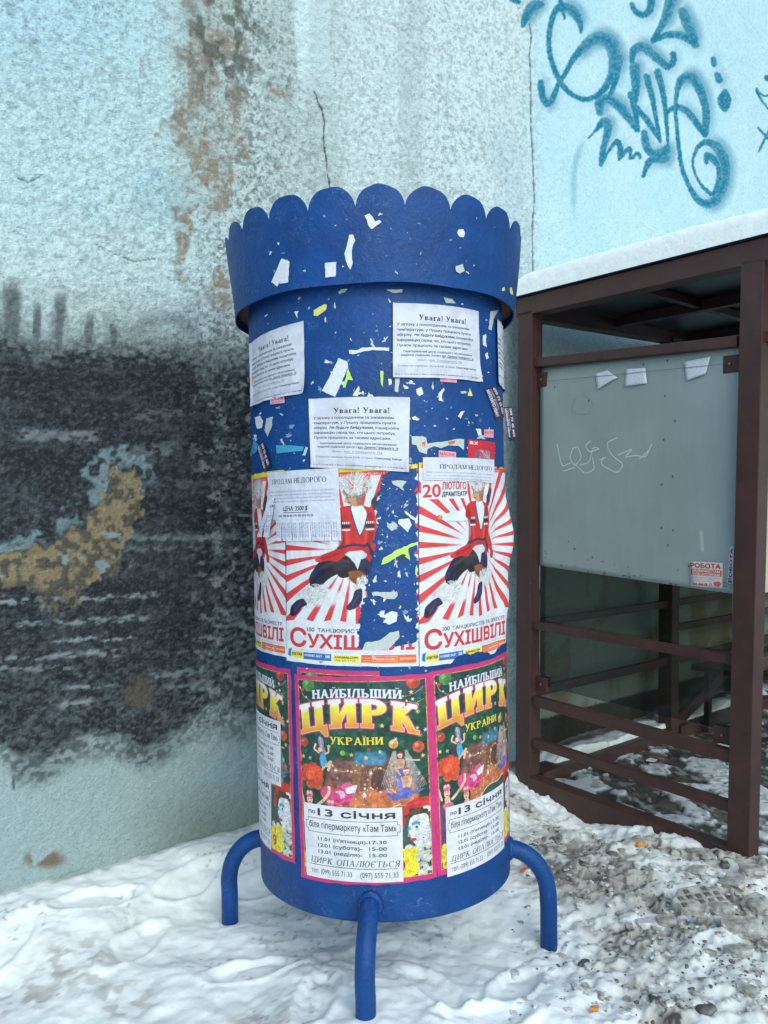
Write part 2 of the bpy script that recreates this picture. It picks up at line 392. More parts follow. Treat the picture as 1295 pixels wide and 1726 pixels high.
# ------------------------------------------------------------------ the printed sheets (each canvas in photo-sized units)
INK = (52, 50, 60)
def art_notice():
    c = Cv(170, 128, 4.0, (214, 214, 230)); g = INK
    Y, X = np.mgrid[0:c.H, 0:c.W] / c.S
    c.a -= (sstep(14, 0, Y) * 14 * fbm(X / 9, Y / 30, 4, 2) + sstep(100, 120, Y) * 20 * fbm(X / 5, Y / 40, 6, 2))[..., None]
    kw = dict(font='slab', T=.2, t=.07, sf=.045, o=.07)
    c.text('Увага! Увага!', 43, 28.5, 9.6, (34, 32, 40), w=94, **kw)
    L = ["У зв'язку з похолоданням та зниженням", "температури, у Луцьку працюють пункти", None,
         "інформацію серед тих, хто цього потребує.", "Пункти працюють за такими адресами:"]
    W = [136, 140, 0, 140, 132]
    for i, (t, w_) in enumerate(zip(L, W)):
        y = 38.5 + i * 9.0
        if t: c.text(t, 7, y, 4.7, g, w=w_, bold=.012)
    c.text("обігріву.", 7, 56.5, 4.7, g, w=25, bold=.012); c.text("Не будьте байдужими,", 35.5, 56.5, 4.9, (34, 32, 42), w=75, bold=.02, shear=.25); c.text("поширюйте", 113, 56.5, 4.7, g, w=40, bold=.012)
    c.text("Територіальний центр соціального обслуговування", 17, 84.3, 3.6, g, w=132, shear=.2, bold=.008)
    c.text("(надання соціальних послуг)", 13, 90.6, 3.6, g, w=69, shear=.2, bold=.008); c.text("вул. Данила Галицького, 16", 84, 90.6, 3.8, (40, 38, 50), w=68, bold=.014)
    c.rect(84, 91.6, 152, 92.3, g)
    c.text("Філіал -", 40, 99, 3.2, (110, 108, 124), w=18); c.text("вул. Стрілецького, 75а", 61, 99, 3.4, (90, 88, 104), w=64); c.rect(61, 100, 125, 100.6, (120, 118, 132))
    c.text("З повагою керівник групи БЛФ «Слава»", 8, 109, 3.4, (80, 78, 92), w=102); c.text("Олександр Кияша", 112, 109, 3.6, g, w=46, bold=.012)
    for i in range(34):
        c.rect(4 + i * 4.8, 121.2, 4 + i * 4.8 + 3 + random.random() * 2, 122.4 + random.random(), (92, 88, 106), .45 + .4 * random.random())
    c.wear(3, 7); return c
def art_sale(full=True):
    c = Cv(122, 116 if full else 46, 4.5, (216, 216, 234))
    c.text('ПРОДАМ НЕДОРОГО', 10 if full else 22, 21, 8.4 if full else 8.0, (34, 32, 40), w=95 if full else 92, font='slab', T=.15, t=.05, sf=.035, o=.06)
    g = (120, 118, 138)
    for i, (t, x) in enumerate([("Кімната (садиба) площею 6,26 га, приватизовані ділянка 12,74,40 під час, кварплати", 3), ("поруч з громадським та каналізаційним берегом річки з лісом, 25 км від м. Луцька,", 1),
                                ("з транспортом до річки озера, на відстані 700-700 м від асфальтованої дороги і автозупинка,", 0), ("дачне місце, рядом річкова долина, та будинок ділянки, добра для сонця.", 5)]):
        if full or i < 3: c.text(t, x + 1, (35 if full else 29) + i * 5.6, 2.6, g, w=110)
    if full:
        c.text('ЦІНА: 3500 $', 30, 66, 7.4, (45, 42, 52), w=44, shear=.22, bold=.02); c.rect(30, 68.5, 75, 69.5, (45, 42, 52))
        c.text('тел. 096-96-90-359; 063-814-95-25', 20, 76, 3.6, (50, 48, 60), w=62, bold=.02)
        c.rect(0, 80.5, 122, 80.9, (190, 190, 205))
        for i in range(11):
            x = 2 + i * 10.6
            for k, t in enumerate(('096-96-90-359', '063-814-95-25')): c.text(t, x + 5 + k * 3.6, 112 - 2, 2.6, (92, 96, 132), w=24, rot=-math.pi / 2)
            if i: c.rect(x, 86, x + .5, 116, (160, 160, 176))
    c.wear(5, 6); return c
def art_circus():
    c = Cv(238, 352, 2.6, (206, 42, 112)); R = random.Random(3)
    c.rect(8, 8, 230, 344, (222, 150, 70)); x0, y0, x1, y1 = 9.5, 9.5, 228.5, 342.5
    def bgc(X, Y):
        k = sstep(60, 0, Y)[..., None]; q = fbm(X / 22, Y / 22, 8, 4)[..., None]
        g = np.array([22, 62, 48.]) * (.55 + .9 * q); b = np.array([52, 44, 98.]) * (.7 + .6 * q)
        e = (sstep(70, 0, X) + sstep(160, 240, X))[..., None]; return g * (1 - k * np.clip(e + .2, 0, 1)) + b * k * np.clip(e + .2, 0, 1)
    c.rect(x0, y0, x1, y1, bgc)
    for _ in range(420):                                        # fir twigs
        x = R.uniform(10, 228); y = R.uniform(14, 200)
        if 70 < x < 175 and y > 135: continue
        a = R.uniform(0, 6.28); L = R.uniform(8, 16); g = R.choice([(30, 84, 56), (20, 60, 44), (46, 104, 66), (14, 40, 34)])
        for k in range(7):
            f = k / 7; px, py = x + math.cos(a) * L * f, y + math.sin(a) * L * f
            for s_ in (1, -1):
                b = a + s_ * .6; c.stroke([(px, py), (px + math.cos(b) * 5 * (1.1 - f), py + math.sin(b) * 5 * (1.1 - f))], g, .8, .7)
    # arena
    def aren(X, Y):
        q = fbm(X / 10, Y / 7, 21, 4)[..., None]; k = sstep(180, 200, Y)[..., None]
        return (np.array([120, 74, 66.]) * (.5 + q)) * (1 - k) + np.array([212, 112, 66.]) * (.75 + .45 * q) * k
    c.poly([(60, 150), (80, 140), (185, 138), (205, 160), (215, 240), (60, 250), (52, 200)], aren, 1, 5)
    c.rect(108, 128, 160, 150, lambda X, Y: np.array([60, 130, 165.]) * (.6 + .8 * fbm(X / 6, Y / 6, 5)[..., None]), .85, 4)
    for i, cc in enumerate([(146, 92, 62), (110, 70, 56), (170, 108, 70), (96, 56, 48)]): c.poly([(104 + i * 14, 158), (116 + i * 14, 152), (120 + i * 14, 190), (100 + i * 14, 196)], cc, .8)
    c.poly([(136, 158), (152, 156), (158, 190), (132, 192)], (74, 44, 36), .9)
    for _ in range(130):
        x, y = R.uniform(64, 206), R.uniform(150, 240); c.ell(x, y, R.uniform(.6, 2), R.uniform(.6, 2.4), R.choice([(236, 196, 150), (150, 60, 60), (220, 130, 80), (250, 230, 210), (90, 60, 90), (240, 90, 60)]), .75)
    for x, y in ((104, 196), (122, 202)): c.ell(x, y, 3, 5, (235, 228, 235)); c.ell(x, y + 5, 1.2, 3, (120, 90, 140))
    # garlands
    def garl(P, col=(226, 190, 84)):
        for i in range(len(P) - 1):
            n = 14
            for k in range(n):
                f = k / n; x = P[i][0] + (P[i + 1][0] - P[i][0]) * f; y = P[i][1] + (P[i + 1][1] - P[i][1]) * f + 5 * math.sin(math.pi * f)
                c.ell(x, y, .7, .7, col); (c.ell(x, y, 1.7, 1.7, (250, 226, 150)) if k == 0 else None)
    garl([(12, 22), (24, 38), (50, 44), (80, 40)]); garl([(150, 42), (190, 36), (226, 20)]); garl([(12, 60), (34, 44)]); garl([(196, 44), (226, 42)]); garl([(70, 152), (96, 160), (150, 156), (180, 160)])
    c.sm = True
    # baubles
    def ball(x, y, r, col):
        c.ell(x, y, r, r, col); c.ell(x - r * .3, y - r * .3, r * .4, r * .35, tuple(min(255, v + 70) for v in col), .6, 1); c.ell(x + r * .3, y + r * .35, r * .6, r * .5, tuple(v * .6 for v in col), .35, 2)
    ball(29, 16, 12, (74, 140, 62)); ball(208, 12, 12, (214, 72, 44)); ball(17, 26, 3, (206, 60, 50))
    for x, y, r, q in ((17, 116, 8, (190, 64, 50)), (213, 124, 10, (206, 78, 58)), (172, 116, 8, (216, 150, 84)), (88, 130, 4.5, (120, 180, 60)), (132, 124, 3, (206, 50, 40)), (214, 64, 3.5, (132, 176, 60)), (218, 180, 4, (206, 60, 40)), (16, 84, 3, (60, 150, 90))): ball(x, y, r, q)
    def star(x, y, r, col):
        c.sm = False
        P = [(x + math.cos(math.pi * k / 5 - 1.57) * (r if k % 2 == 0 else r * .42), y + math.sin(math.pi * k / 5 - 1.57) * (r if k % 2 == 0 else r * .42)) for k in range(10)]; c.poly(P, col); c.sm = True
    for x, y in ((204, 30), (64, 120), (103, 133), (127, 138), (14, 141), (220, 140), (155, 84), (86, 22)): star(x, y, 4.6, (240, 190, 110))
    for x, y in ((212, 168), (28, 142), (75, 160), (134, 164), (213, 52), (206, 42), (176, 108), (216, 104), (150, 128), (212, 92), (226, 96)):
        c.ell(x, y, 2.4, 2.4, (225, 232, 238), .5, 1); [c.stroke([(x - 3.5 * math.cos(a), y - 3.5 * math.sin(a)), (x + 3.5 * math.cos(a), y + 3.5 * math.sin(a))], (235, 240, 245), .7) for a in (0, 1.05, 2.1)]
    # aerialist
    c.poly([(44, 106), (54, 104), (56, 124), (60, 132), (52, 134), (46, 120)], (150, 130, 176)); c.stroke([(48, 104), (52, 128)], (190, 176, 210), 3)
    c.poly([(40, 122), (46, 118), (52, 126), (50, 150), (44, 156), (38, 140)], (70, 44, 42)); c.ell(48, 126, 4, 4.6, (232, 180, 154))
    c.stroke([(46, 132), (36, 126), (40, 118)], (232, 184, 158), 3); c.stroke([(56, 134), (64, 130), (63, 120)], (232, 184, 158), 3)
    c.poly([(48, 132), (57, 132), (60, 146), (62, 154), (50, 158), (46, 144)], (70, 160, 206)); c.stroke([(58, 154), (68, 144), (62, 160)], (224, 170, 144), 5); c.stroke([(54, 156), (46, 166), (44, 168)], (232, 184, 158), 4)
    # rope net and two acrobats
    for k in range(12):
        c.stroke([(171 + k * .4, 128), (150 + k * 2.6, 196 - abs(k - 5) * 2)], (168, 162, 160), 1.1, .9); c.stroke([(190 + k * .3, 128), (196 + k * 2.6, 196 - abs(k - 5))], (160, 156, 158), 1.1, .9)
    for k in range(150):
        x, y = R.uniform(154, 218), R.uniform(134, 196)
        if abs(abs(x - 186) - (y - 120) * .36) < 9: c.ell(x, y, 1.2, .8, (205, 200, 196), .7)
    def man(x, y, k, pants):
        c.ell(x, y - 10 * k, 4 * k, 4.6 * k, (226, 168, 140)); c.poly([(x - 4.5 * k, y - 12 * k), (x + 4.5 * k, y - 13 * k), (x + 1, y - 18 * k)], (206, 44, 40)); c.rect(x - 4.5 * k, y - 13 * k, x + 4.5 * k, y - 11.4 * k, (240, 236, 236))
        c.poly([(x - 9 * k, y - 4 * k), (x + 9 * k, y - 4 * k), (x + 6 * k, y + 14 * k), (x - 6 * k, y + 14 * k)], (216, 160, 134)); c.ell(x, y + 3 * k, 3 * k, 6 * k, (190, 132, 108), .5, 1)
        c.poly([(x - 6.5 * k, y + 13 * k), (x + 6.5 * k, y + 13 * k), (x + 7 * k, y + 30 * k), (x - 8 * k, y + 30 * k)], pants)
    man(182, 146, .95, (92, 100, 184)); c.stroke([(190, 144), (214, 147)], (224, 170, 140), 3); c.stroke([(174, 146), (166, 152), (170, 164)], (224, 170, 140), 3)
    man(191, 176, 1.15, (98, 106, 190)); c.stroke([(182, 170), (174, 156)], (224, 170, 140), 3.4)
    c.poly([(152, 196), (180, 202), (224, 194), (216, 200), (186, 208), (170, 214), (162, 204)], (84, 94, 180)); c.poly([(176, 176), (184, 178), (184, 204), (176, 202)], (108, 116, 196))
    # plumes
    for k in range(26):
        a = R.uniform(0, 6.28); c.ell(32 + 20 * math.cos(a) * R.random(), 172 + 18 * math.sin(a) * R.random(), 9, 8, R.choice([(226, 74, 40), (238, 96, 56), (214, 56, 36), (236, 70, 60)]), .9)
    for k in range(22):
        a = R.uniform(-.6, 2.4); r = R.uniform(6, 24); c.ell(78 + r * math.cos(a), 194 + r * .9 * math.sin(a), 10, 7, R.choice([(214, 50, 120), (230, 84, 146), (198, 34, 100), (246, 200, 216)]), .85)
    c.ell(60, 200, 14, 13, (224, 70, 120)); c.poly([(90, 190), (112, 182), (108, 196), (92, 200)], (244, 226, 234))
    def dancer(x, y):
        c.ell(x, y + 2, 10, 15, (58, 36, 34)); c.ell(x, y, 6, 8, (238, 190, 168)); c.ell(x, y - 9, 7, 6, (232, 92, 118)); c.ell(x - 3, y - 12, 3, 3, (246, 180, 190)); c.ell(x + 3, y - 12, 3, 3, (246, 180, 190))
        c.ell(x - 2.2, y - 1, 1, .7, (50, 30, 34)); c.ell(x + 2.4, y - 1, 1, .7, (50, 30, 34)); c.ell(x, y + 4, 2, 1, (196, 40, 56)); c.rect(x - 5, y + 7, x + 6, y + 20, (236, 186, 164)); c.poly([(x - 9, y + 17), (x + 12, y + 17), (x + 14, y + 40), (x - 12, y + 40)], (222, 88, 118))
    dancer(24, 214); c.stroke([(34, 226), (52, 212), (62, 200), (62, 190)], (236, 188, 166), 5); dancer(64, 226); c.stroke([(14, 226), (8, 206)], (236, 188, 166), 4)
    c.poly([(9.5, 236), (20, 240), (24, 352), (9.5, 343)], (92, 54, 110)); c.poly([(9.5, 300), (26, 300), (26, 343), (9.5, 343)], (236, 206, 48)); c.text('3', 12, 326, 5, INK); c.text('ГРН', 10, 338, 6, INK, bold=.02)
    c.poly([(22, 312), (28, 310), (32, 330), (22, 334)], (206, 40, 50))
    c.ell(30, 276, 10, 18, (232, 228, 232)); c.poly([(20, 240), (34, 236), (44, 260), (24, 262)], (206, 50, 46))
    # harlequin face in a red hat
    c.poly([(100, 236), (122, 224), (160, 226), (180, 222), (228.5, 232), (228.5, 342), (120, 342)], (52, 74, 66)); c.stroke([(98, 237), (122, 223.5), (160, 226), (180, 218)], (226, 222, 200), 1.6)
    c.poly([(176, 262), (184, 226), (200, 212), (226, 210), (228.5, 214), (228.5, 236), (206, 226), (190, 240), (184, 262)], (206, 42, 40)); c.ell(222, 232, 8, 6, (240, 236, 236))
    for k in range(60): c.ell(R.uniform(188, 226), R.uniform(230, 246) + (6 if k % 2 else 0), 3.4, 3, R.choice([(74, 46, 36), (96, 60, 44), (58, 36, 30)]))
    c.poly([(196, 240), (226, 238), (228, 276), (216, 296), (206, 296), (196, 280), (190, 262)], (226, 226, 232)); c.ell(222, 276, 8, 20, (214, 214, 222), .8, 2)
    c.ell(204, 257, 7, 6, (92, 150, 204)); c.ell(204, 260, 6, 4, (236, 240, 246)); c.ell(205, 260, 2.4, 2, (40, 40, 52)); c.stroke([(197, 254), (203, 249.5), (211, 254)], (60, 90, 150), 1)
    c.ell(193, 262, 3, 4, (92, 150, 204)); c.stroke([(194, 264), (190, 274), (196, 276)], (180, 182, 192), 1.2); c.ell(199, 281, 5.5, 2.8, (206, 40, 52)); c.ell(216, 280, 2, 1, (90, 70, 66))
    for k in range(90):
        x, y = R.uniform(172, 228), R.uniform(292, 340); c.ell(x, y, 5, 4, R.choice([(226, 222, 206), (206, 204, 190), (236, 232, 222), (184, 186, 180)]), .8)
    for k in range(8): c.stroke([(196 + k * 4, 296), (190 + k * 5, 342)], (176, 178, 174), .8, .6)
    c.poly([(176, 300), (184, 294), (192, 296), (200, 292), (206, 300), (202, 312), (208, 330), (200, 343), (160, 343), (162, 300)], (242, 214, 44)); c.text('9', 172, 334, 20, (206, 40, 40), bold=.05); c.text('грн', 187, 336, 5, (206, 60, 40)); c.text('!', 180, 308, 10, (206, 40, 40), bold=.05)
    c.sm = False; c.grain(.45, 2.6); c.grain(.3, 9, 3)
    for a in ((0, 0, 238, 8), (0, 344, 238, 352), (0, 0, 8, 352), (230, 0, 238, 352)): c.rect(*a, (206, 42, 112))
    # lettering
    k1 = dict(font='slab', T=.24, t=.16, sf=.15, o=.06, gap=.05)
    wp = lambda X, Y: (X, Y + .0008 * (X - 76) ** 2 - 2)
    E = c.text('НАЙБІЛЬШИЙ', 36, 38, 15.5, (225, 230, 240), w=153, warp=wp, **k1); c.halo(E, 1.1, (34, 36, 60), 8); c.E(E, (224, 228, 238))
    k2 = dict(font='slab', T=.27, t=.15, sf=.13, o=.07, gap=.09)
    def wp2(X, Y):
        u = (X - 100) / 100.0; k = 1.0 + .02 * np.abs(u)
        return X + u * (-Y) * .22 * 0 + u * np.clip(-Y, -10, 60) * .06, Y * k + 17 * u * u - 14
    def yg(X, Y):
        u = (X - 114) / 100.0; v = (Y - (36 + 17 * u * u)) / 48.0
        v = np.clip(v, 0, 1)[..., None]; a = np.array([240, 238, 236.]); b = np.array([246, 226, 52.]); d = np.array([226, 150, 52.])
        k = np.clip((v - .18) / .14, 0, 1); m = np.clip((v - .45) / .5, 0, 1); return (a * (1 - k) + b * k) * (1 - m) + d * m
    E, _ = slab('ЦИРК', **{k: v for k, v in k2.items() if k != 'font'})
    E = c.text('ЦИРК', 12, 100, 48, (0, 0, 0), w=204, al=0.0, warp=wp2, **k2)
    c.halo(E, 2.6, (206, 44, 112), 16); c.halo(E, .9, (246, 200, 190), 8); c.E(E, yg)
    wp3 = lambda X, Y: (X, Y + .0006 * (X - 46) ** 2 * 0)
    E = c.text('УКРАЇНИ', 66, 116, 13, (0, 0, 0), w=90, al=0, font='slab', T=.22, t=.14, sf=.12, o=.05); c.halo(E, 1, (20, 36, 30), 8); c.E(E, (232, 214, 60))
    c.a = c.a * .9 + 20; c.wear(9, 10); return c
def art_info():
    c = Cv(168, 132, 4.0, (224, 222, 232)); g = (66, 60, 66)
    c.text('по', 10, 17, 7, g, w=13, bold=.04); c.text('13 січня', 28, 19, 12.5, g, w=128, bold=.055)
    P = [(8, 25), (160, 25), (160, 31), (164, 31), (164, 44), (160, 44), (160, 50), (8, 50), (8, 44), (4, 44), (4, 31), (8, 31)]
    for i in range(12): c.stroke([P[i], P[(i + 1) % 12]], g, .8)
    c.text('біля гіпермаркету «Там Там»', 10, 42, 12, g, w=148, bold=.005)
    for i, (a, b) in enumerate((("11.01 (п'ятниця)-", '17-30'), ('12.01 (субота)-', '15-00'), ('13.01 (неділя)-', '15-00'))):
        y = 64 + i * 11.5; c.text(a, 26, y, 6.3, g, w=(86, 76, 76)[i], bold=.03); c.text(b, 114, y, 6.3, g, w=28, bold=.03)
    c.text('ЦИРК ОПАЛЮЄТЬСЯ', 10, 105, 10.5, g, w=152, font='slab', T=.14, t=.06, sf=.05, o=.06, shear=.18, gap=.1); c.rect(8, 108, 160, 109, g)
    c.text('тел. (099) 555 71 33', 10, 124, 9.4, g, w=74); c.text('(097) 555 71 33', 98, 124, 9.4, g, w=62)
    c.wear(2, 5); return c
def art_dance(dates=True):
    W, H = 226, 332; c = Cv(W, H, 2.8, (224, 224, 234)); R = random.Random(5); red = (208, 60, 66)
    cx, cy = 126, 140
    n = 30
    for i in range(n):                                          # rays fade out towards the dancer
        a0 = 2 * math.pi * i / n; a1 = a0 + math.pi / n * .98
        P = [(cx + r * math.cos(a), cy + r * math.sin(a)) for r, a in ((30, (a0 + a1) / 2), (420, a0), (420, a1))]
        def rc(X, Y):
            d = np.hypot(X - cx, Y - cy); k = np.clip((d - 34) / 40, 0, 1)[..., None]
            return np.array([224, 224, 234.]) * (1 - k) + np.array([222, 66, 70.]) * k
        c.poly(P, rc)
    c.ell(70, 238 - 20, 40, 16, (224, 224, 234), .9, 6)
    c.poly([(0, H), (0, 262), (40, 256), (64, 262), (90, 255), (130, 262), (170, 254), (226, 258), (W, H)], (224, 224, 234))
    c.rect(0, 0, W, 9, (240, 214, 70)); c.text('Купуйте', 5, 8.5, 6.5, (206, 50, 50), w=44, bold=.03); c.text('ПРОДАЖ', 172, 8.5, 6.5, (206, 50, 50), w=44, bold=.03)
    c.rect(92, 9, W, 16, (220, 66, 60)); c.text('квитків 096-646-60-17 Галина', 98, 15, 4.2, (240, 220, 220), w=104)
    sk = (206, 150, 120); c.sm = True
    # white sleeve pointing left
    c.poly([(40, 90), (52, 84), (78, 80), (110, 82), (112, 96), (80, 98), (52, 97)], (226, 230, 236)); c.stroke([(52, 97), (84, 99), (112, 97)], (170, 180, 196), 2, .8, 1); c.ell(39, 90, 5, 3.4, sk); c.ell(36, 88, 2, 1.4, (150, 90, 70))
    # far arm up and dagger
    c.poly([(150, 60), (166, 40), (172, 46), (158, 78)], (60, 62, 74)); c.poly([(140, 70), (156, 68), (160, 96), (148, 110)], (200, 52, 54))
    # trousers, coat skirt
    c.poly([(66, 158), (94, 142), (150, 148), (156, 172), (150, 192), (138, 196), (124, 180), (104, 176), (84, 186), (64, 206), (50, 200), (48, 184)], (44, 38, 48)); c.poly([(86, 160), (110, 152), (122, 166), (96, 176)], (66, 58, 70), .6, 3); c.poly([(50, 184), (60, 170), (74, 160), (66, 196), (56, 204)], (44, 42, 84)); c.poly([(132, 152), (152, 158), (152, 186), (140, 196)], (52, 46, 82))
    c.poly([(112, 176), (132, 172), (146, 182), (140, 196), (124, 196)], (146, 84, 58)); c.poly([(96, 178), (114, 172), (118, 184), (104, 186)], (40, 34, 42))
    # torso
    c.poly([(94, 74), (106, 66), (134, 64), (156, 72), (162, 104), (154, 136), (150, 152), (138, 150), (120, 146), (98, 152), (82, 156), (66, 160), (64, 150), (78, 144), (96, 138), (108, 122), (104, 96), (92, 92)], (208, 52, 50))
    c.poly([(140, 110), (158, 118), (170, 140), (172, 156), (160, 150), (146, 138)], (208, 52, 50)); c.ell(66, 155, 7, 4, (214, 66, 80)); c.ell(170, 158, 6, 8, (196, 46, 48))
    for k in range(10): c.stroke([(100 + k * 5, 72 + k), (104 + k * 4, 130)], (168, 36, 40), 2.2, .25, 1)
    for P, q, w_ in (([(100, 84), (106, 110), (104, 134)], (120, 20, 26), 9), ([(150, 80), (154, 104), (148, 130)], (132, 24, 28), 8), ([(72, 153), (92, 147), (112, 140)], (140, 26, 30), 5), ([(112, 108), (116, 132)], (240, 96, 90), 5), ([(144, 104), (142, 128)], (238, 96, 90), 4), ([(70, 170), (96, 156), (128, 158)], (92, 84, 96), 5), ([(56, 196), (66, 178), (86, 170)], (22, 18, 26), 8), ([(142, 166), (148, 184)], (24, 20, 30), 6), ([(116, 186), (134, 192)], (96, 50, 34), 5)): c.stroke(P, q, w_, .5, 3)
    c.poly([(118, 66), (136, 62), (146, 78), (140, 104), (134, 118), (126, 98)], (226, 232, 240)); c.stroke([(118, 66), (127, 98), (134, 118), (141, 104), (148, 78)], (74, 70, 130), 1.8)
    for x in (105, 143): c.rect(x, 92, x + 14, 96, (230, 226, 226)); c.rect(x, 97, x + 14, 102, (52, 44, 74)); c.rect(x, 104, x + 14, 107, (230, 226, 226)); [c.rect(x + k * 3, 92, x + k * 3 + 1, 102, (40, 36, 60)) for k in range(5)]
    c.sm = False
    c.stroke([(98, 136), (124, 130), (150, 134)], (60, 52, 90), 4); c.ell(146, 134, 5, 6, (50, 50, 84)); c.poly([(82, 156), (98, 150), (112, 136), (146, 134), (156, 150), (150, 160), (138, 148), (112, 148), (98, 158)], (200, 48, 48)); c.poly([(110, 146), (118, 141), (138, 140), (146, 147), (143, 153), (136, 155), (131, 172), (125, 160), (118, 152)], (214, 216, 224)); c.sm = True
    c.poly([(146, 130), (156, 140), (158, 160), (150, 146)], (52, 50, 86))
    # face and fur hat
    c.poly([(112, 46), (134, 44), (138, 64), (128, 68), (116, 62), (111, 54)], sk); c.poly([(128, 46), (139, 46), (138, 66), (130, 66)], (160, 104, 82), .8); c.stroke([(113, 52), (119, 51)], (70, 46, 42), 1.6); c.ell(117, 60, 3, 1.2, (150, 74, 66)); c.stroke([(112, 52), (110, 58), (113, 59)], (176, 118, 94), 1.2)
    for k in range(520):
        a = R.uniform(0, 6.28); r = math.sqrt(R.random()); x = 127 + 23 * r * math.cos(a); y = 31 + 18 * r * math.sin(a); b = math.atan2(y - 34, x - 127) + R.uniform(-.7, .7)
        g = R.randint(165, 238); c.stroke([(x, y), (x + 5 * math.cos(b), y + 5 * math.sin(b))], (g, g, g + 2), 1.1, .85)
    for k in range(80):
        a = R.uniform(.2, 2.9); x = 127 + 20 * math.cos(a); y = 33 + 16 * math.sin(a); c.stroke([(x, y), (x + R.uniform(-3, 3), y + 4)], (120, 112, 110), .9, .6)
    # fur boots
    for (fx, fy, rx, ry, n_, ang) in ((52, 216, 34, 17, 420, -.45), (148, 200, 15, 24, 260, 1.3)):
        for k in range(n_):
            a = R.uniform(0, 6.28); r = math.sqrt(R.random()); u = rx * r * math.cos(a); v = ry * r * math.sin(a)
            x = fx + u * math.cos(ang) * 1 - v * math.sin(ang) * .9; y = fy + u * math.sin(ang) + v * math.cos(ang) * .9; b = ang + math.pi + R.uniform(-.8, .8); g = R.randint(176, 240)
            c.stroke([(x, y), (x + 6 * math.cos(b), y + 6 * math.sin(b))], (g, g, g + 4), 1.3, .9)
    c.poly([(22, 226), (36, 220), (46, 232), (34, 236), (28, 246), (16, 254), (8, 250), (10, 236)], (50, 46, 78)); c.poly([(8, 250), (12, 238), (18, 244), (14, 254)], (32, 30, 48)); c.stroke([(20, 244), (32, 228)], (90, 86, 130), 2, .7)
    c.poly([(126, 206), (138, 202), (138, 224), (128, 236), (116, 240), (112, 234), (122, 222)], (50, 48, 80)); c.stroke([(122, 232), (132, 214)], (84, 82, 124), 2, .7)
    c.sm = False; c.grain(.05, 3)
    # lettering
    if dates:
        c.rect(4, 30, 46, 60, (224, 224, 234)); c.rect(40, 30, 98, 60, (224, 224, 234))
        c.text('20', 7, 56, 21, red, w=33, bold=.04); c.text('ЛЮТОГО', 43, 44.5, 12, red, w=52, bold=.035); c.text('ДРАМТЕАТР', 43, 56, 7.4, (50, 46, 56), w=54, bold=.045)
    c.text('100', 44, 277, 7, (60, 56, 62), w=14, bold=.01); c.text('ТАНЦЮРИСТІВ ТА ОРКЕСТР', 64, 277, 6.2, (60, 56, 62), w=150, bold=.004)
    c.text('С', 10, 304, 31, red, w=32, bold=.045); c.text('УХІШВІЛІ', 46, 304, 22.5, red, w=172, bold=.05)
    c.rect(0, 309, W, 310, (200, 200, 212))
    c.poly([(5, 311), (12, 308), (10, 324), (4, 321)], (38, 110, 190)); c.poly([(11, 311), (36, 313), (36, 325), (10, 323)], (240, 216, 60)); c.text('КВИТКИ', 13, 320, 4.6, (40, 60, 120), w=21, bold=.04)
    c.rect(37, 313.5, 88, 325, (62, 104, 176)); c.text('INTERNET-BILET', 39, 320, 4, (216, 226, 246), w=33, bold=.03); c.rect(77, 314.5, 86, 321, (110, 150, 210)); c.text('UA', 78, 320, 4, (240, 244, 250), w=7, bold=.02)
    c.rect(91, 314, 133, 326, (238, 220, 78)); c.text('KARABAS.COM', 94, 319.6, 3.6, (50, 44, 40), w=36, bold=.03); c.text('098 222 57 57', 95, 324.4, 2.8, (90, 84, 50), w=32)
    c.rect(136, 313, 222, 326, (230, 106, 66)); c.rect(154, 315.4, 192, 323.6, (246, 206, 190)); c.rect(154.7, 316.1, 191.3, 322.9, (230, 106, 66)); c.text('kasa.in.ua', 158, 321, 4, (250, 236, 230), w=30, bold=.03); c.text('0971000754', 196, 321, 3.4, (246, 216, 200), w=24, bold=.02); c.text('концерти', 138, 319, 2.4, (246, 216, 200), w=14); c.text('театри', 138, 323, 2.4, (246, 216, 200), w=14)
    c.wear(11, 8); return c
def art_purple():
    c = Cv(60, 22, 5, (70, 56, 88)); c.rect(1, 1, 59, 21, (58, 46, 74))
    c.text('099 73 45 600', 3, 8, 5.6, (226, 220, 232), w=50, bold=.05); c.text('служба підтримки', 3, 13.4, 3, (190, 184, 200), w=38, bold=.02); c.text('МИХАЙЛО ИВАН', 3, 20, 5, (226, 220, 232), w=50, bold=.05)
    c.wear(2, 8); return c
def art_small(t, col, bgc, w=28, h=13):
    c = Cv(w, h, 6, bgc); c.text(t, 2, h * .56, h * .36, col, w=w - 4, bold=.04); c.text('096 111 22 63', 3, h * .86, h * .16, col, w=w - 7, bold=.01); c.wear(1, 6); return c
def art_red():
    c = Cv(46, 34, 5, (206, 46, 60)); c.ell(24, 28, 15, 13, (126, 96, 110)); R = random.Random(2)
    for k in range(30): c.stroke([(24 + R.uniform(-12, 12), 32), (24 + R.uniform(-10, 10), 18)], R.choice([(220, 200, 205), (90, 60, 80), (210, 60, 100), (170, 150, 160)]), 1.6, .8)
    c.text('R X', 3, 8, 5.6, (240, 236, 236), w=11, bold=.05); c.text('і', 6.4, 8, 5, (240, 236, 236), bold=.04); c.text('21 січня', 36, 8, 2.4, (90, 20, 30), w=8); c.wear(4, 8); return c
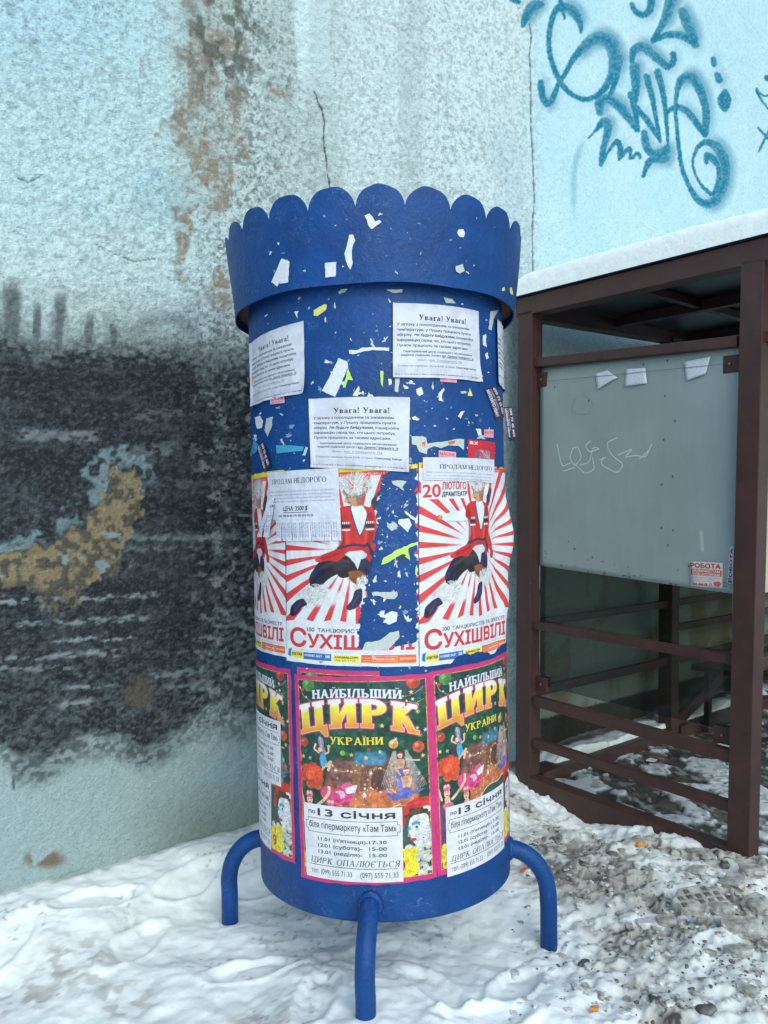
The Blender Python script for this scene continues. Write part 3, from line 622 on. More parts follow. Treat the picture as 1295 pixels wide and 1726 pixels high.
def art_job():
    c = Cv(58, 46, 5, (212, 210, 210)); r = (196, 44, 44)
    c.text('РОБОТА', 2, 11, 8.4, r, w=52, bold=.07); c.rect(2, 13.5, 56, 25, (206, 84, 74)); c.text('ЕКОНОМІСТАМ', 5, 18.6, 4, (238, 226, 222), w=48, bold=.05); c.text('БУХГАЛТЕРАМ', 5, 24.2, 4, (238, 226, 222), w=48, bold=.05)
    for i in range(3): c.text('повна зайнятість, гідна оплата', 4, 29.6 + i * 3.2, 1.9, (190, 80, 76), w=(48, 40, 34)[i])
    c.text('066-446-08-77', 4, 43, 4.6, r, w=36, bold=.05); c.poly([(42, 36), (52, 33), (56, 38), (52, 44), (44, 42)], (214, 96, 86)); c.wear(6, 12); return c
def art_job2():
    c = Cv(74, 18, 4, (208, 206, 216)); c.text('РОБОТА', 3, 13, 9, (58, 44, 100), w=66, bold=.08); c.wear(6, 8); return c
def art_board():
    c = Cv(340, 330, 2.4, (140, 150, 152)); R = random.Random(9)
    Y, X = np.mgrid[0:c.H, 0:c.W] / c.S; q = fbm(X / 60, Y / 60, 3, 4)
    c.a *= (1 + .10 * (q - .5))[..., None]; c.a *= (1 + .03 * (fbm(X / 5.0, Y / 50, 8, 3) - .5))[..., None]
    k = sstep(26, 4, Y)[..., None] * .10; c.a = c.a * (1 - k) + np.array([150, 156, 158]) * k
    sc = (205, 214, 216)
    c.sm = True
    P = [[(35, 128), (45, 166), (62, 158)], [(48, 172), (70, 166)], [(68, 134), (60, 150), (70, 164), (84, 150), (76, 132), (66, 136)], [(100, 124), (90, 132), (98, 142), (118, 136), (104, 134), (98, 158), (80, 162)],
         [(148, 120), (128, 128), (138, 146), (160, 160), (148, 174), (118, 160), (124, 150)], [(116, 154), (128, 150)], [(150, 146), (176, 136), (160, 150), (180, 146), (196, 150), (206, 130)], [(186, 152), (200, 140)], [(70, 160), (90, 176), (108, 168), (104, 150)]]
    for s_ in P: c.stroke(s_, sc, 1.3, .9)
    for x, y in ((226, 62), (242, 98), (225, 124), (222, 188), (239, 176), (222, 250), (240, 252), (232, 274), (30, 36), (190, 14), (228, 12), (96, 62)): c.ell(x, y, 1.3, 1.8, (66, 66, 64), .85)
    for k_ in range(70): c.ell(R.uniform(4, 336), 330 - abs(R.gauss(0, 16)), R.uniform(.6, 3), R.uniform(.5, 2), R.choice([(74, 76, 70), (60, 66, 58), (150, 156, 156)]), .6)
    for k_ in range(40): x, y = R.uniform(0, 340), R.uniform(0, 330); c.stroke([(x, y), (x + R.uniform(-8, 8), y + R.uniform(-14, 14))], (142, 148, 148), .6, .35)
    c.stroke([(282, 250), (284, 276)], (176, 180, 182), 5, .8, 1); c.stroke([(70, 56), (62, 80), (96, 84), (104, 64), (86, 52)], (98, 100, 94), 1.2, .4)
    return c
# ================================================================== THE SETTING
U = Vector((math.cos(math.radians(39.35)), math.sin(math.radians(39.35)), 0)); Vd = Vector((U.y, -U.x, 0))   # along the wall / away from it
W0 = Vector((0, 4.09, 0))
def axis(lo, hi, step, far_lo, far_hi, grow=1.35):
    m = list(np.arange(lo, hi + step / 2, step)); d = step * 2; x = lo
    L = []
    while x > far_lo: x -= d; d *= grow; L.append(x)
    R = []; d = step * 2; x = m[-1]
    while x < far_hi: x += d; d *= grow; R.append(x)
    return np.array(L[::-1] + m + R)
# ------------------------------------------------------------------ painted stucco wall
def build_wall():
    ss = []; s = -2.35                                     # finer where it stands nearer
    while s < 4.3: ss.append(s); s += 0.0050 + 0.0015 * max(0, s + 1.0)
    ss = np.concatenate([axis(0, 0.0, .03, -9, 0)[:-1] + ss[0], np.array(ss), ss[-1] + axis(0, 0, .03, 0, 13)[1:]])
    zz = []; z = -0.05
    while z < 5.4: zz.append(z); z += 0.0058 + 0.0012 * max(0, z - 2.4)
    zz = np.array([-.4, -.2] + zz + [5.7, 6.2, 7.0])
    S, Z = np.meshgrid(ss, zz)
    X = W0.x + U.x * S; Y = W0.y + U.y * S
    px, py = proj(X, np.maximum(Y, .3), Z)
    wx = S * 1.0; wz = Z * 1.0
    # --- relief: knobbly roughcast, flaked paint, cracks
    n1 = fbm(wx * 42, wz * 46, 3, 3); n2 = fbm(wx * 9, wz * 9, 13, 4); n3 = fbm(wx * 2.2, wz * 2.2, 23, 4)
    wd, wi = worley(wx * 34 + n1 * 1.2, wz * 38 + n2, 5)
    pits = sstep(.52, .30, n1) ; knob = 1 - wd
    rough = np.clip(.55 + .9 * sstep(900, 300, px) * sstep(1300, 1150, py), 0, 1.2)
    H = (n1 - .5) * .010 * rough + (knob - .5) * .0035 * rough + (n2 - .5) * .010
    # --- colour
    wa = (n2 - .5) * 90; wb = (n3 - .5) * 120
    qx = px + wa * .6 + wb * .5; qy = py + wa * .6
    A = np.empty(S.shape + (3,)); A[...] = s2l((192, 216, 222))
    A = mix(A, s2l((180, 210, 224)), sstep(260, 0, qy) * sstep(420, 100, qx))
    A = mix(A, s2l((200, 214, 214)), sstep(330, 470, qy) * sstep(380, 200, qx) * .7)
    A = mix(A, s2l((160, 194, 206)), sstep(60, 20, np.hypot(qx - 270, (qy - 320) * .8)) * .5)
    mid = sstep(270, 400, qx) * sstep(915, 860, qx)
    A = mix(A, s2l((196, 210, 214)), mid)
    A = mix(A, s2l((208, 222, 226)), mid * sstep(480, 620, qx) * .8)
    A = mix(A, s2l((168, 192, 202)), mid * sstep(60, 0, np.abs(qx - 860)) * sstep(100, 300, py) * .6)
    right = sstep(890, 925, px + (n2 - .5) * 20)
    A = mix(A, s2l((176, 212, 226)), right)
    A = mix(A, s2l((194, 220, 230)), right * fbm(wx * 3, wz * 3, 40, 3))
    # white run of paint
    run = sstep(34, 26, np.abs(px - 528 - (n2 - .5) * 14 - (py - 60) * .10)) * sstep(165, 120, py + (n1 - .5) * 40)
    A = mix(A, s2l((204, 222, 228)), run * .95)
    # grime in the hollows (dirt that stays)
    gr = (mid * (.34 + .50 * sstep(560, 380, qx)) + (1 - mid) * (1 - right) * .30 + right * .10) * (1 - run) * (.55 + .9 * n3)
    pit = sstep(.50, .36, fbm(wx * 50, wz * 62, 77, 3)) * .8 + sstep(.44, .30, fbm(wx * 110, wz * 120, 87, 2)) * .7
    A = mix(A, s2l((84, 96, 98)), np.clip(pit * gr * .95, 0, .8))
    streak = sstep(.50, .72, fbm(wx * 5.5, wz * .55, 91, 4)); A = mix(A, s2l((146, 160, 162)), streak * mid * .28)
    # bare brown render where the paint came off
    A = mix(A, s2l((150, 150, 140)), sstep(95, 15, np.abs(px - 350 - (n2 - .5) * 60)) * sstep(460, 200, py) * .45)
    tn = fbm(wx * 11, wz * 9, 61, 5)
    tanm = sstep(.45, .63, tn + .34 * sstep(80, 10, np.abs(px - 350 - .06 * (py - 100))) * sstep(420, 260, py) + .19 * sstep(90, 10, np.abs(px - 335)) * sstep(640, 500, py) * sstep(250, 330, py) - .235 - .3 * sstep(120, 200, np.abs(px - 350)))
    A = mix(A, s2l((142, 132, 120)), tanm * (.30 + .65 * sstep(.35, .6, n1))); H -= tanm * .002
    dk = sstep(80, 10, np.hypot((px - 380) * .8, (py - 60) * .5)) * sstep(.36, .64, fbm(wx * 22, wz * 18, 66, 5)); A = mix(A, s2l((84, 88, 80)), np.clip(dk * 1.2, 0, .8))
    # lower wall
    low = sstep(1180, 1290, qy + .05 * px - (qx - 120) * .0)
    A = mix(A, s2l((156, 174, 178)), low * (1 - right)); A = mix(A, s2l((110, 122, 110)), low * sstep(170, 380, px) * sstep(1290, 1400, py) * (1 - right) * (.4 + .8 * n3))
    A = mix(A, s2l((120, 176, 192)), low * sstep(.56, .66, fbm(wx * 6, wz * 10, 33, 4)) * sstep(300, 380, px) * sstep(1340, 1260, py) * .6)
    A = mix(A, s2l((124, 108, 98)), sstep(46, 20, np.hypot(px - 75, (py - 1448) * 2.2)) * sstep(.42, .5, n2 + .05))
    # black sprayed area
    top = 520 + 46 * np.sin(px / 60.0 + 1.2) * sstep(320, 200, px) - 45 * sstep(60, 10, np.abs(px - 265)) + wa * .25
    top = np.interp(px, [0, 60, 330, 345, 450], [560, 588, 592, 600, 612]) + wa * .12
    bot = np.interp(px, [0, 30, 70, 110, 145, 195, 246, 300, 364, 433], [1273, 1300, 1305, 1275, 1258, 1258, 1280, 1250, 1214, 1236]) + wa * .22 + (n1 - .5) * 14
    ink = sstep(-85, 50, py - top) * sstep(18, -40, py - bot) * sstep(470, 445, px)
    haze_ = sstep(-150, 30, py - top) * sstep(470, 400, px) * sstep(40, 0, py - bot) * .62 * (.5 + n3)
    dens = 1.16 - .20 * sstep(310, 350, px) - .12 * sstep(950, 1250, py)
    dens = dens + .35 * sstep(46, 20, np.abs(px - 320 - (py - 900) * -.02)) * sstep(640, 760, py) * sstep(1140, 1060, py)
    tex = sstep(.62, .40, fbm(wx * 46, wz * 70, 51, 3))
    inkc = mix(np.broadcast_to(s2l((30, 33, 41)), A.shape), s2l((74, 80, 86)), sstep(.50, .66, fbm(wx * 7, wz * 16, 52, 4)) * .35); inkc = mix(inkc, s2l((92, 98, 106)), np.clip(sstep(.52, .66, fbm(wx * 62, wz * 95, 53, 3)) * (.16 + .34 * n3) + .26 * sstep(.60, .70, fbm(wx * 110, wz * 140, 54, 2)), 0, .8)); inkc = mix(inkc, s2l((16, 18, 24)), sstep(.44, .32, fbm(wx * 50, wz * 70, 55, 3)) * .6)
    m = np.clip(ink * dens * (.86 + .22 * tex), 0, .985); m = np.maximum(m, haze_ * (.5 + .6 * tex) * (1 - right))
    for (bx, w_) in ((97, 16), (15, 18)): m = np.maximum(m, sstep(w_ * 1.5, w_ * .5, np.abs(px - bx + (n2 - .5) * 12)) * sstep(500, 540, py) * sstep(700, 600, py) * .6)
    for (bx, y0_, y1_, w_) in ((22, 1290, 1335, 5), (54, 1295, 1322, 5), (84, 1290, 1306, 4), (150, 1250, 1272, 5), (240, 1260, 1282, 4), (18, 470, 600, 26), (60, 500, 600, 12), (100, 486, 620, 15), (150, 520, 600, 14), (190, 530, 600, 10)):
        m = np.maximum(m, sstep(w_, w_ * .3, np.abs(px - bx + (n2 - .5) * 14)) * sstep(y0_ - 14, y0_ + 30, py) * sstep(y1_, y1_ - 8, py) * .8)
    arc = np.abs(np.hypot(px - 275, (py - 600) * .9) - 58); m = np.maximum(m, sstep(34, 2, arc) * sstep(640, 600, py) * sstep(500, 540, py) * .55)
    A = mix(A, inkc, m)
    # light streaks left inside the black
    for (y0, x0, x1, a_, w_, sl) in ((1017, -40, 262, .85, 6, -.045), (1036, -40, 266, .0, 5, -.04), (1052, 30, 250, .75, 5, -.05), (1080, 90, 226, .8, 4, -.04), (1112, -40, 210, .75, 7, -.05), (1128, -40, 120, .6, 6, -.02), (1158, 110, 190, .7, 5, -.04), (1190, 100, 155, .7, 9, -.12),
                                 (1140, 250, 350, .6, 7, -.09), (1160, 275, 360, .5, 8, -.05), (905, 205, 420, .5, 7, -.0), (925, 210, 400, .35, 6, 0), (1030, 360, 440, .4, 5, -.03), (1055, 370, 430, .4, 5, -.02), (733, 30, 165, .6, 14, .02), (768, 200, 300, .45, 20, -.1), (815, 210, 400, .25, 9, 0), (700, 220, 330, .35, 12, -.04), (1100, 260, 360, .3, 5, 0)):
        d = np.abs(py - (y0 + sl * (px - x0)) + (n1 - .5) * 12)
        k = sstep(w_, w_ * .3, d) * sstep(x0 - 12, x0 + 10, px) * sstep(x1 + 12, x1 - 10, px) * sstep(.34, .52, fbm(wx * 30, wz * 60, int(y0), 3)) * a_ * (.55 + .7 * n3)
        A = mix(A, s2l((140, 150, 157)), k)
    # big flaked patch of yellowish render with a light-blue rim
    PP = [(15, 936), (64, 917), (113, 917), (118, 897), (162, 857), (185, 823), (177, 798), (217, 793), (246, 813), (236, 862), (207, 897), (197, 956), (143, 995), (89, 1025), (30, 1002), (-30, 985), (-30, 955)]
    def psd(P, X_, Y_):
        d = np.full(X_.shape, 1e3); r_ = np.zeros(X_.shape, bool)
        for i in range(len(P)):
            (ax, ay), (bx, by) = P[i], P[(i + 1) % len(P)]; dx, dy = bx - ax, by - ay
            t = np.clip(((X_ - ax) * dx + (Y_ - ay) * dy) / (dx * dx + dy * dy), 0, 1); d = np.minimum(d, np.hypot(X_ - ax - t * dx, Y_ - ay - t * dy))
            if ay != by: r_ ^= ((Y_ < ay) != (Y_ < by)) & (X_ < dx * (Y_ - ay) / dy + ax)
        return np.where(r_, -d, d)
    e_ = (fbm(wx * 26, wz * 26, 9, 4) - .5) * 44 + (fbm(wx * 9, wz * 9, 19, 3) - .5) * 30
    sd_ = psd(PP, px, py) + e_
    upl = sstep(10, -30, (py - 905) + (px - 110) * .6)
    rim = sstep(30, 20, sd_ - 6) * upl * sstep(.40, .58, fbm(wx * 24, wz * 24, 29, 3)) * sstep(-40, 20, px + 20); A = mix(A, s2l((134, 158, 168)), rim * .65)
    fade = sstep(1035, 960, py - (px - 60) * .10 + e_); pt = sstep(2, -3, sd_) * (.25 + .75 * fade)
    A = mix(A, mix(np.broadcast_to(s2l((138, 124, 100)), A.shape), s2l((84, 80, 72)), sstep(.38, .62, n1)), pt * .95); H -= pt * .005
    A = mix(A, s2l((130, 152, 160)), sstep(.66, .70, fbm(wx * 16, wz * 16, 39, 4)) * pt * .8)
    pt2 = sstep(34, 22, np.hypot(px - 238, (py - 1168) * 1.3) + e_ * .9); A = mix(A, s2l((92, 86, 74)), pt2 * .8)
    # paint flecks lost (lighter islands on the black at right)
    fl = sstep(.66, .72, fbm(wx * 26, wz * 40, 71, 3)) * ink * sstep(300, 360, px); A = mix(A, s2l((160, 164, 166)), fl * .55)
    # cracks
    def crack(P, w_, dep, seed):
        d = np.full(S.shape, 1e3)
        for (a, b) in zip(P[:-1], P[1:]):
            ax, ay = a; dx, dy = b[0] - ax, b[1] - ay; t = np.clip(((px - ax) * dx + (py - ay) * dy) / (dx * dx + dy * dy), 0, 1)
            d = np.minimum(d, np.hypot(px - ax - t * dx, py - ay - t * dy))
        return sstep(w_, w_ * .4, d + (vn(px / 5, py / 5, seed) - .5) * 1.6)
    k = crack([(531, 154), (536, 172), (543, 182), (548, 206), (545, 236), (550, 262), (552, 290), (557, 315), (562, 350)], 1.5, 1, 3); A = mix(A, s2l((52, 54, 52)), k * .9); H -= k * .004
    k = crack([(893, 40), (896, 62), (893, 92), (896, 160), (895, 210), (899, 270), (901, 330), (898, 400), (900, 480)], 1.9, 1, 4); A = mix(A, s2l((96, 102, 100)), k * .85); H -= k * .004
    k = crack([(32, 300), (48, 307), (70, 296)], 2.5, 1, 6) * .8 + crack([(160, 410), (175, 420), (225, 440), (262, 436)], 1.5, 1, 7) * .7; A = mix(A, s2l((88, 88, 82)), np.clip(k, 0, 1)); H -= k * .005
    # --- sprayed turquoise writing (crop units of 2.977 per photo pixel, origin 860,0)
    G = [[(66, 128, 18), (82, 80, 40), (120, 30, 52), (158, 20, 26)],
         [(355, 162, 14), (345, 100, 34), (305, 48, 44), (250, 36, 34), (215, 82, 26), (195, 180, 24), (200, 270, 24), (225, 350, 24), (262, 422, 24), (310, 472, 22), (370, 498, 24), (430, 482, 24), (482, 432, 30), (518, 350, 40), (524, 270, 56), (495, 205, 62), (430, 192, 54), (370, 235, 42), (320, 292, 28), (280, 362, 20), (240, 432, 22), (215, 492, 28), (186, 518, 36), (162, 482, 30), (155, 415, 30)],
         [(545, 290, 44), (530, 400, 28), (498, 482, 20)], [(252, 0, 18), (262, 40, 22), (272, 94, 8)],
         [(612, 20, 22), (628, 55, 26), (665, 74, 28), (702, 50, 32), (712, -10, 34)], [(812, -10, 54), (782, 90, 40), (718, 200, 22)], [(718, 202, 26), (800, 172, 30), (880, 184, 38), (930, 226, 30)], [(938, 228, 22), (900, 140, 50), (866, 60, 40)],
         [(612, 308, 26), (624, 252, 36), (670, 236, 42), (730, 284, 40), (792, 332, 32), (822, 300, 28), (818, 272, 28)],
         [(452, 562, 34), (452, 512, 44), (500, 498, 38), (570, 558, 40), (636, 652, 20)], [(603, 472, 24), (628, 560, 26), (642, 655, 14)], [(625, 335, 46), (632, 430, 36), (625, 540, 22)], [(636, 540, 26), (700, 620, 26), (754, 708, 16)], [(686, 385, 32), (715, 500, 28), (754, 705, 12)], [(740, 362, 32), (766, 460, 28), (786, 600, 18), (792, 745, 12)],
         [(674, 668, 32), (682, 730, 34), (716, 772, 36), (768, 772, 58), (790, 740, 26)], [(776, 792, 46), (704, 806, 32), (668, 884, 14)],
         [(788, 564, 16), (832, 536, 26), (886, 556, 32), (940, 622, 30), (978, 678, 26)], [(980, 675, 30), (984, 560, 34), (958, 455, 40), (915, 392, 46), (866, 396, 40), (840, 456, 24), (832, 560, 16), (842, 700, 16), (865, 850, 20), (915, 965, 26), (970, 1020, 34), (1030, 1006, 44), (1072, 925, 42), (1080, 830, 42), (1048, 750, 42), (990, 712, 30), (940, 742, 18), (918, 812, 10), (938, 890, 10), (985, 955, 16), (1020, 970, 20), (1046, 915, 20), (1048, 848, 22), (1024, 800, 32), (990, 780, 30), (984, 812, 20)],
         [(395, 690, 6), (430, 655, 12), (470, 612, 38), (492, 640, 36), (470, 740, 28), (458, 822, 22)], [(458, 822, 18), (500, 750, 12), (538, 708, 22), (552, 750, 28), (548, 800, 12)], [(548, 800, 10), (598, 745, 22), (606, 795, 12), (638, 768, 14), (652, 788, 16)],
         [(1022, 296, 26), (1024, 322, 26)], [(1042, 376, 28), (1050, 400, 32)], [(1078, 460, 26), (1058, 500, 28), (1078, 545, 26), (1098, 500, 24), (1078, 462, 26)], [(1080, 500, 16), (1082, 512, 14)],
         [(1238, 448, 14), (1262, 500, 8), (1300, 550, 8)], [(1238, 448, 10), (1270, 478, 8), (1300, 480, 8)], [(1246, 642, 8), (1300, 700, 9)], [(1300, 650, 9), (1250, 758, 8)], [(1288, 390, 26), (1310, 400, 26)], [(44, 8, 20), (10, -6, 26)]]
    msk = (px > 850) & (px < 1330) & (py < 450) & (py > -60)
    gx = (px[msk] - 860) * 2.977; gy = py[msk] * 2.977; nn = (vn(gx / 7, gy / 7, 2) - .5) * 9
    core = np.zeros(gx.shape); soft = np.zeros(gx.shape)
    for st in G:
        P = np.array(st, float)
        if len(P) > 2:
            T_ = np.linspace(0, len(P) - 1, (len(P) - 1) * 4 + 1); i0 = np.clip(T_.astype(int), 0, len(P) - 2); f = (T_ - i0)[:, None]
            a, b, c_, d_ = P[np.maximum(i0 - 1, 0)], P[i0], P[i0 + 1], P[np.minimum(i0 + 2, len(P) - 1)]
            P = .5 * (2 * b + (c_ - a) * f + (2 * a - 5 * b + 4 * c_ - d_) * f ** 2 + (3 * b - a - 3 * c_ + d_) * f ** 3)
        for a, b in zip(P[:-1], P[1:]):
            k = (gx > min(a[0], b[0]) - 70) & (gx < max(a[0], b[0]) + 70) & (gy > min(a[1], b[1]) - 70) & (gy < max(a[1], b[1]) + 70)
            x_, y_ = gx[k], gy[k]; dx, dy = b[0] - a[0], b[1] - a[1]; t = np.clip(((x_ - a[0]) * dx + (y_ - a[1]) * dy) / (dx * dx + dy * dy + 1e-9), 0, 1)
            ww = (a[2] + (b[2] - a[2]) * t) / 2; ww = ww * (1 + .12 * np.clip((ww - 12) / 8, 0, 1)); d = np.hypot(x_ - a[0] - t * dx, y_ - a[1] - t * dy) + nn[k] * .5 - 2.5
            core[k] = np.maximum(core[k], sstep(3, -3.5, d - ww) * (1 - .22 * np.clip((ww - 9) / 20, 0, 1) * np.clip(d / ww, 0, 1)))
            soft[k] = np.maximum(soft[k], sstep(50, 0, d - ww) * .6 * np.clip((ww - 9) / 12, 0, 1) * np.clip(.3 + (x_ - a[0] - t * dx) / 25, 0.12, 1))
    trail = sstep(26, 4, np.abs(gx - (322 + ((gy - 900) / 210.0) ** 2 * 14 * np.where(gy < 900, 3.6, -.3)))) * sstep(660, 760, gy) * sstep(1160, 960, gy) * .34
    core *= .86 + .14 * sstep(.3, .5, vn(gx / 9, gy / 9, 8)); gm = np.clip(np.maximum(core, np.maximum(soft, trail)), 0, 1)
    sub = A[msk]; A[msk] = sub + (s2l((0, 116, 146)) - sub) * gm[:, None]
    # dark band, brown scale and ochre streaks on the wall behind the shelter
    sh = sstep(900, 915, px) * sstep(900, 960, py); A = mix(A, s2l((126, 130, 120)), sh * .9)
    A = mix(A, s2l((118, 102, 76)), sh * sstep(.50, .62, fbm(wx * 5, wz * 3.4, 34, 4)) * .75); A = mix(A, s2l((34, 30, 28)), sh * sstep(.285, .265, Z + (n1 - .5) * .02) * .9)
    knock = sstep(.35, .1, Z) * 0
    P = np.stack([X - Vd.x * 0 + (-H) * -Vd.x, Y + H * Vd.y, Z + 0 * H], -1)
    grit = np.clip(rough * (1 - run) * (1 - .5 * right) * (1 - .6 * low), 0, 1)
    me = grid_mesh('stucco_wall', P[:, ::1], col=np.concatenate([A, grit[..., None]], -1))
    m_ = NT('painted_stucco'); at = m_.n('ShaderNodeAttribute', attribute_name='Col'); co = m_.tc()
    f1 = m_.noise(150, 6, .68, co); f2 = m_.noise(55, 5, .62, co, .4); f3 = m_.noise(420, 3, .6, co)
    c = m_.mixc(1.0, at.outputs['Color'], m_.ramp(f1, [(.28, .80), (.5, 1.0), (.75, 1.08)]), 'MULTIPLY')
    c = m_.mixc(1.0, c, m_.ramp(f2, [(.30, .86), (.46, 1.0)]), 'MULTIPLY'); mp = m_.n('ShaderNodeMapping'); mp.inputs['Scale'].default_value = (1, 1, 2.1); m_.l(co, mp.inputs[0])
    fp = m_.noise(62, 3, .62, mp.outputs[0], .35); fq = m_.noise(7, 3, .5, co)
    ad = m_.n('ShaderNodeMath', operation='MULTIPLY_ADD'); m_.l(fq, ad.inputs[0]); ad.inputs[1].default_value = .22; m_.l(fp, ad.inputs[2])
    pt_ = m_.ramp(ad.outputs[0], [(.38, 1.0), (.455, 0.0)])
    pm = m_.n('ShaderNodeMath', operation='MULTIPLY'); m_.l(pt_, pm.inputs[0]); m_.l(at.outputs['Alpha'], pm.inputs[1])
    c = m_.mixc(pm.outputs[0], c, m_.mixc(1.0, c, (.36, .42, .42, 1), 'MULTIPLY')); m_.l(c, m_.b.inputs['Base Color'])
    b_ = m_.bump(ad.outputs[0], .6, .012); b_ = m_.bump(f1, .8, .004, b_); b_ = m_.bump(f2, .8, .010, b_); b_ = m_.bump(f3, .4, .0015, b_)
    m_.l(b_, m_.b.inputs['Normal']); setp(m_.b, Roughness=.88); m_.b.inputs['Specular IOR Level'].default_value = .25
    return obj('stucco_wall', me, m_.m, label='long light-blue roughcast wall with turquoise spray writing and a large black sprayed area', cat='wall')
wall = build_wall()

# ------------------------------------------------------------------ bus shelter frame of reference: K(t away from the wall, s along the wall, z)
K0 = Vector((.731, 4.5, 0)); KV = Vector((.634, -.773, 0)); KU = Vector((.773, .634, 0))
def K(t, s, z): return K0 + KV * t + KU * s + Vector((0, 0, z))
# ------------------------------------------------------------------ ground: trodden snow, grey slush heap, bare paving under the shelter
CP = np.array([(-.06, 2.25, .12), (-.56, 2.93, .05), (.573, 2.81, .035), (-.55, 3.62, .155), (-1.4, 2.95, .155), (-.9, 3.3, .15), (.73, 4.42, .0), (.97, 4.05, -.045), (1.3, 3.62, .05), (1.5, 3.4, .05), (.9, 3.3, .07), (1.15, 2.7, .10),
               (.62, 4.45, .1), (.3, 4.2, .15), (0, 2.87, .055), (.3, 3.4, .06), (-.6, 2.4, .07), (.5, 2.3, .07), (-1.3, 2.3, .06), (1.2, 4.75, .12), (2.0, 5.45, .10), (2.8, 6.1, .12), (2.2, 2.6, .05), (0, 1, .03), (-4, 1, .05), (4, 1, .04), (3, 2.4, .03), (.85, 3.85, .0), (1.15, 3.3, .10)])
def snow_z(X, Y, detail=True):
    num = np.zeros(X.shape); den = np.zeros(X.shape)
    for (a, b, c) in CP:
        w_ = 1.0 / ((X - a) ** 2 + (Y - b) ** 2 + .012) ** 2; num += w_ * c; den += w_
    z = num / den
    k0 = (X - K0.x) * KV.x + (Y - K0.y) * KV.y; k1 = (X - K0.x) * KU.x + (Y - K0.y) * KU.y
    if not detail: return z
    pile = sstep(.42, .75, X + (fbm(X * 3, Y * 3, 5, 3) - .5) * .3) * sstep(.2, -.1, k1)                   # the dirty right-hand side
    n = fbm(X * 4.2, Y * 4.2, 31, 5); lump = fbm(X * 11, Y * 11, 32, 3)
    z = z + (n - .5) * .050 * (1 - .3 * pile) + (lump - .5) * .016
    d, i = worley(X * 9 + lump, Y * 9 + n, 7); z = z + pile * ((i - .5) * .040 * sstep(.62, .25, d) + (fbm(X * 32, Y * 32, 41, 3) - .5) * .030)
    d2, i2 = worley(X * 22 + n * 2, Y * 22, 17); z = z + pile * (i2 - .4) * .018 * sstep(.5, .2, d2)
    z = z + (1 - pile) * (sstep(.55, .15, worley(X * 6.5, Y * 6.5, 77)[0]) * .005 + (fbm(X * 26, Y * 26, 44, 3) - .5) * .007 + (fbm(X * 62, Y * 62, 46, 2) - .5) * .005 * sstep(.45, .6, n))
    for (a, b, an) in ((-1.05, 2.95, .6), (-.75, 3.15, .9), (-.45, 3.2, .5), (-.85, 2.75, 1.2), (-.42, 2.62, .3), (-.2, 2.42, 1.4), (.3, 2.36, .2), (.42, 2.55, 1.0), (-1.25, 2.7, 1.5), (.32, 3.25, .8), (.45, 3.7, .4), (.15, 2.5, 2.2)):
        u = (X - a) * math.cos(an) + (Y - b) * math.sin(an); v = -(X - a) * math.sin(an) + (Y - b) * math.cos(an); q = (u / .14) ** 2 + (v / .055) ** 2
        z = z - .020 * sstep(1.15, .55, q) + .007 * sstep(.5, 0, np.abs(q - 1.6))
    return z
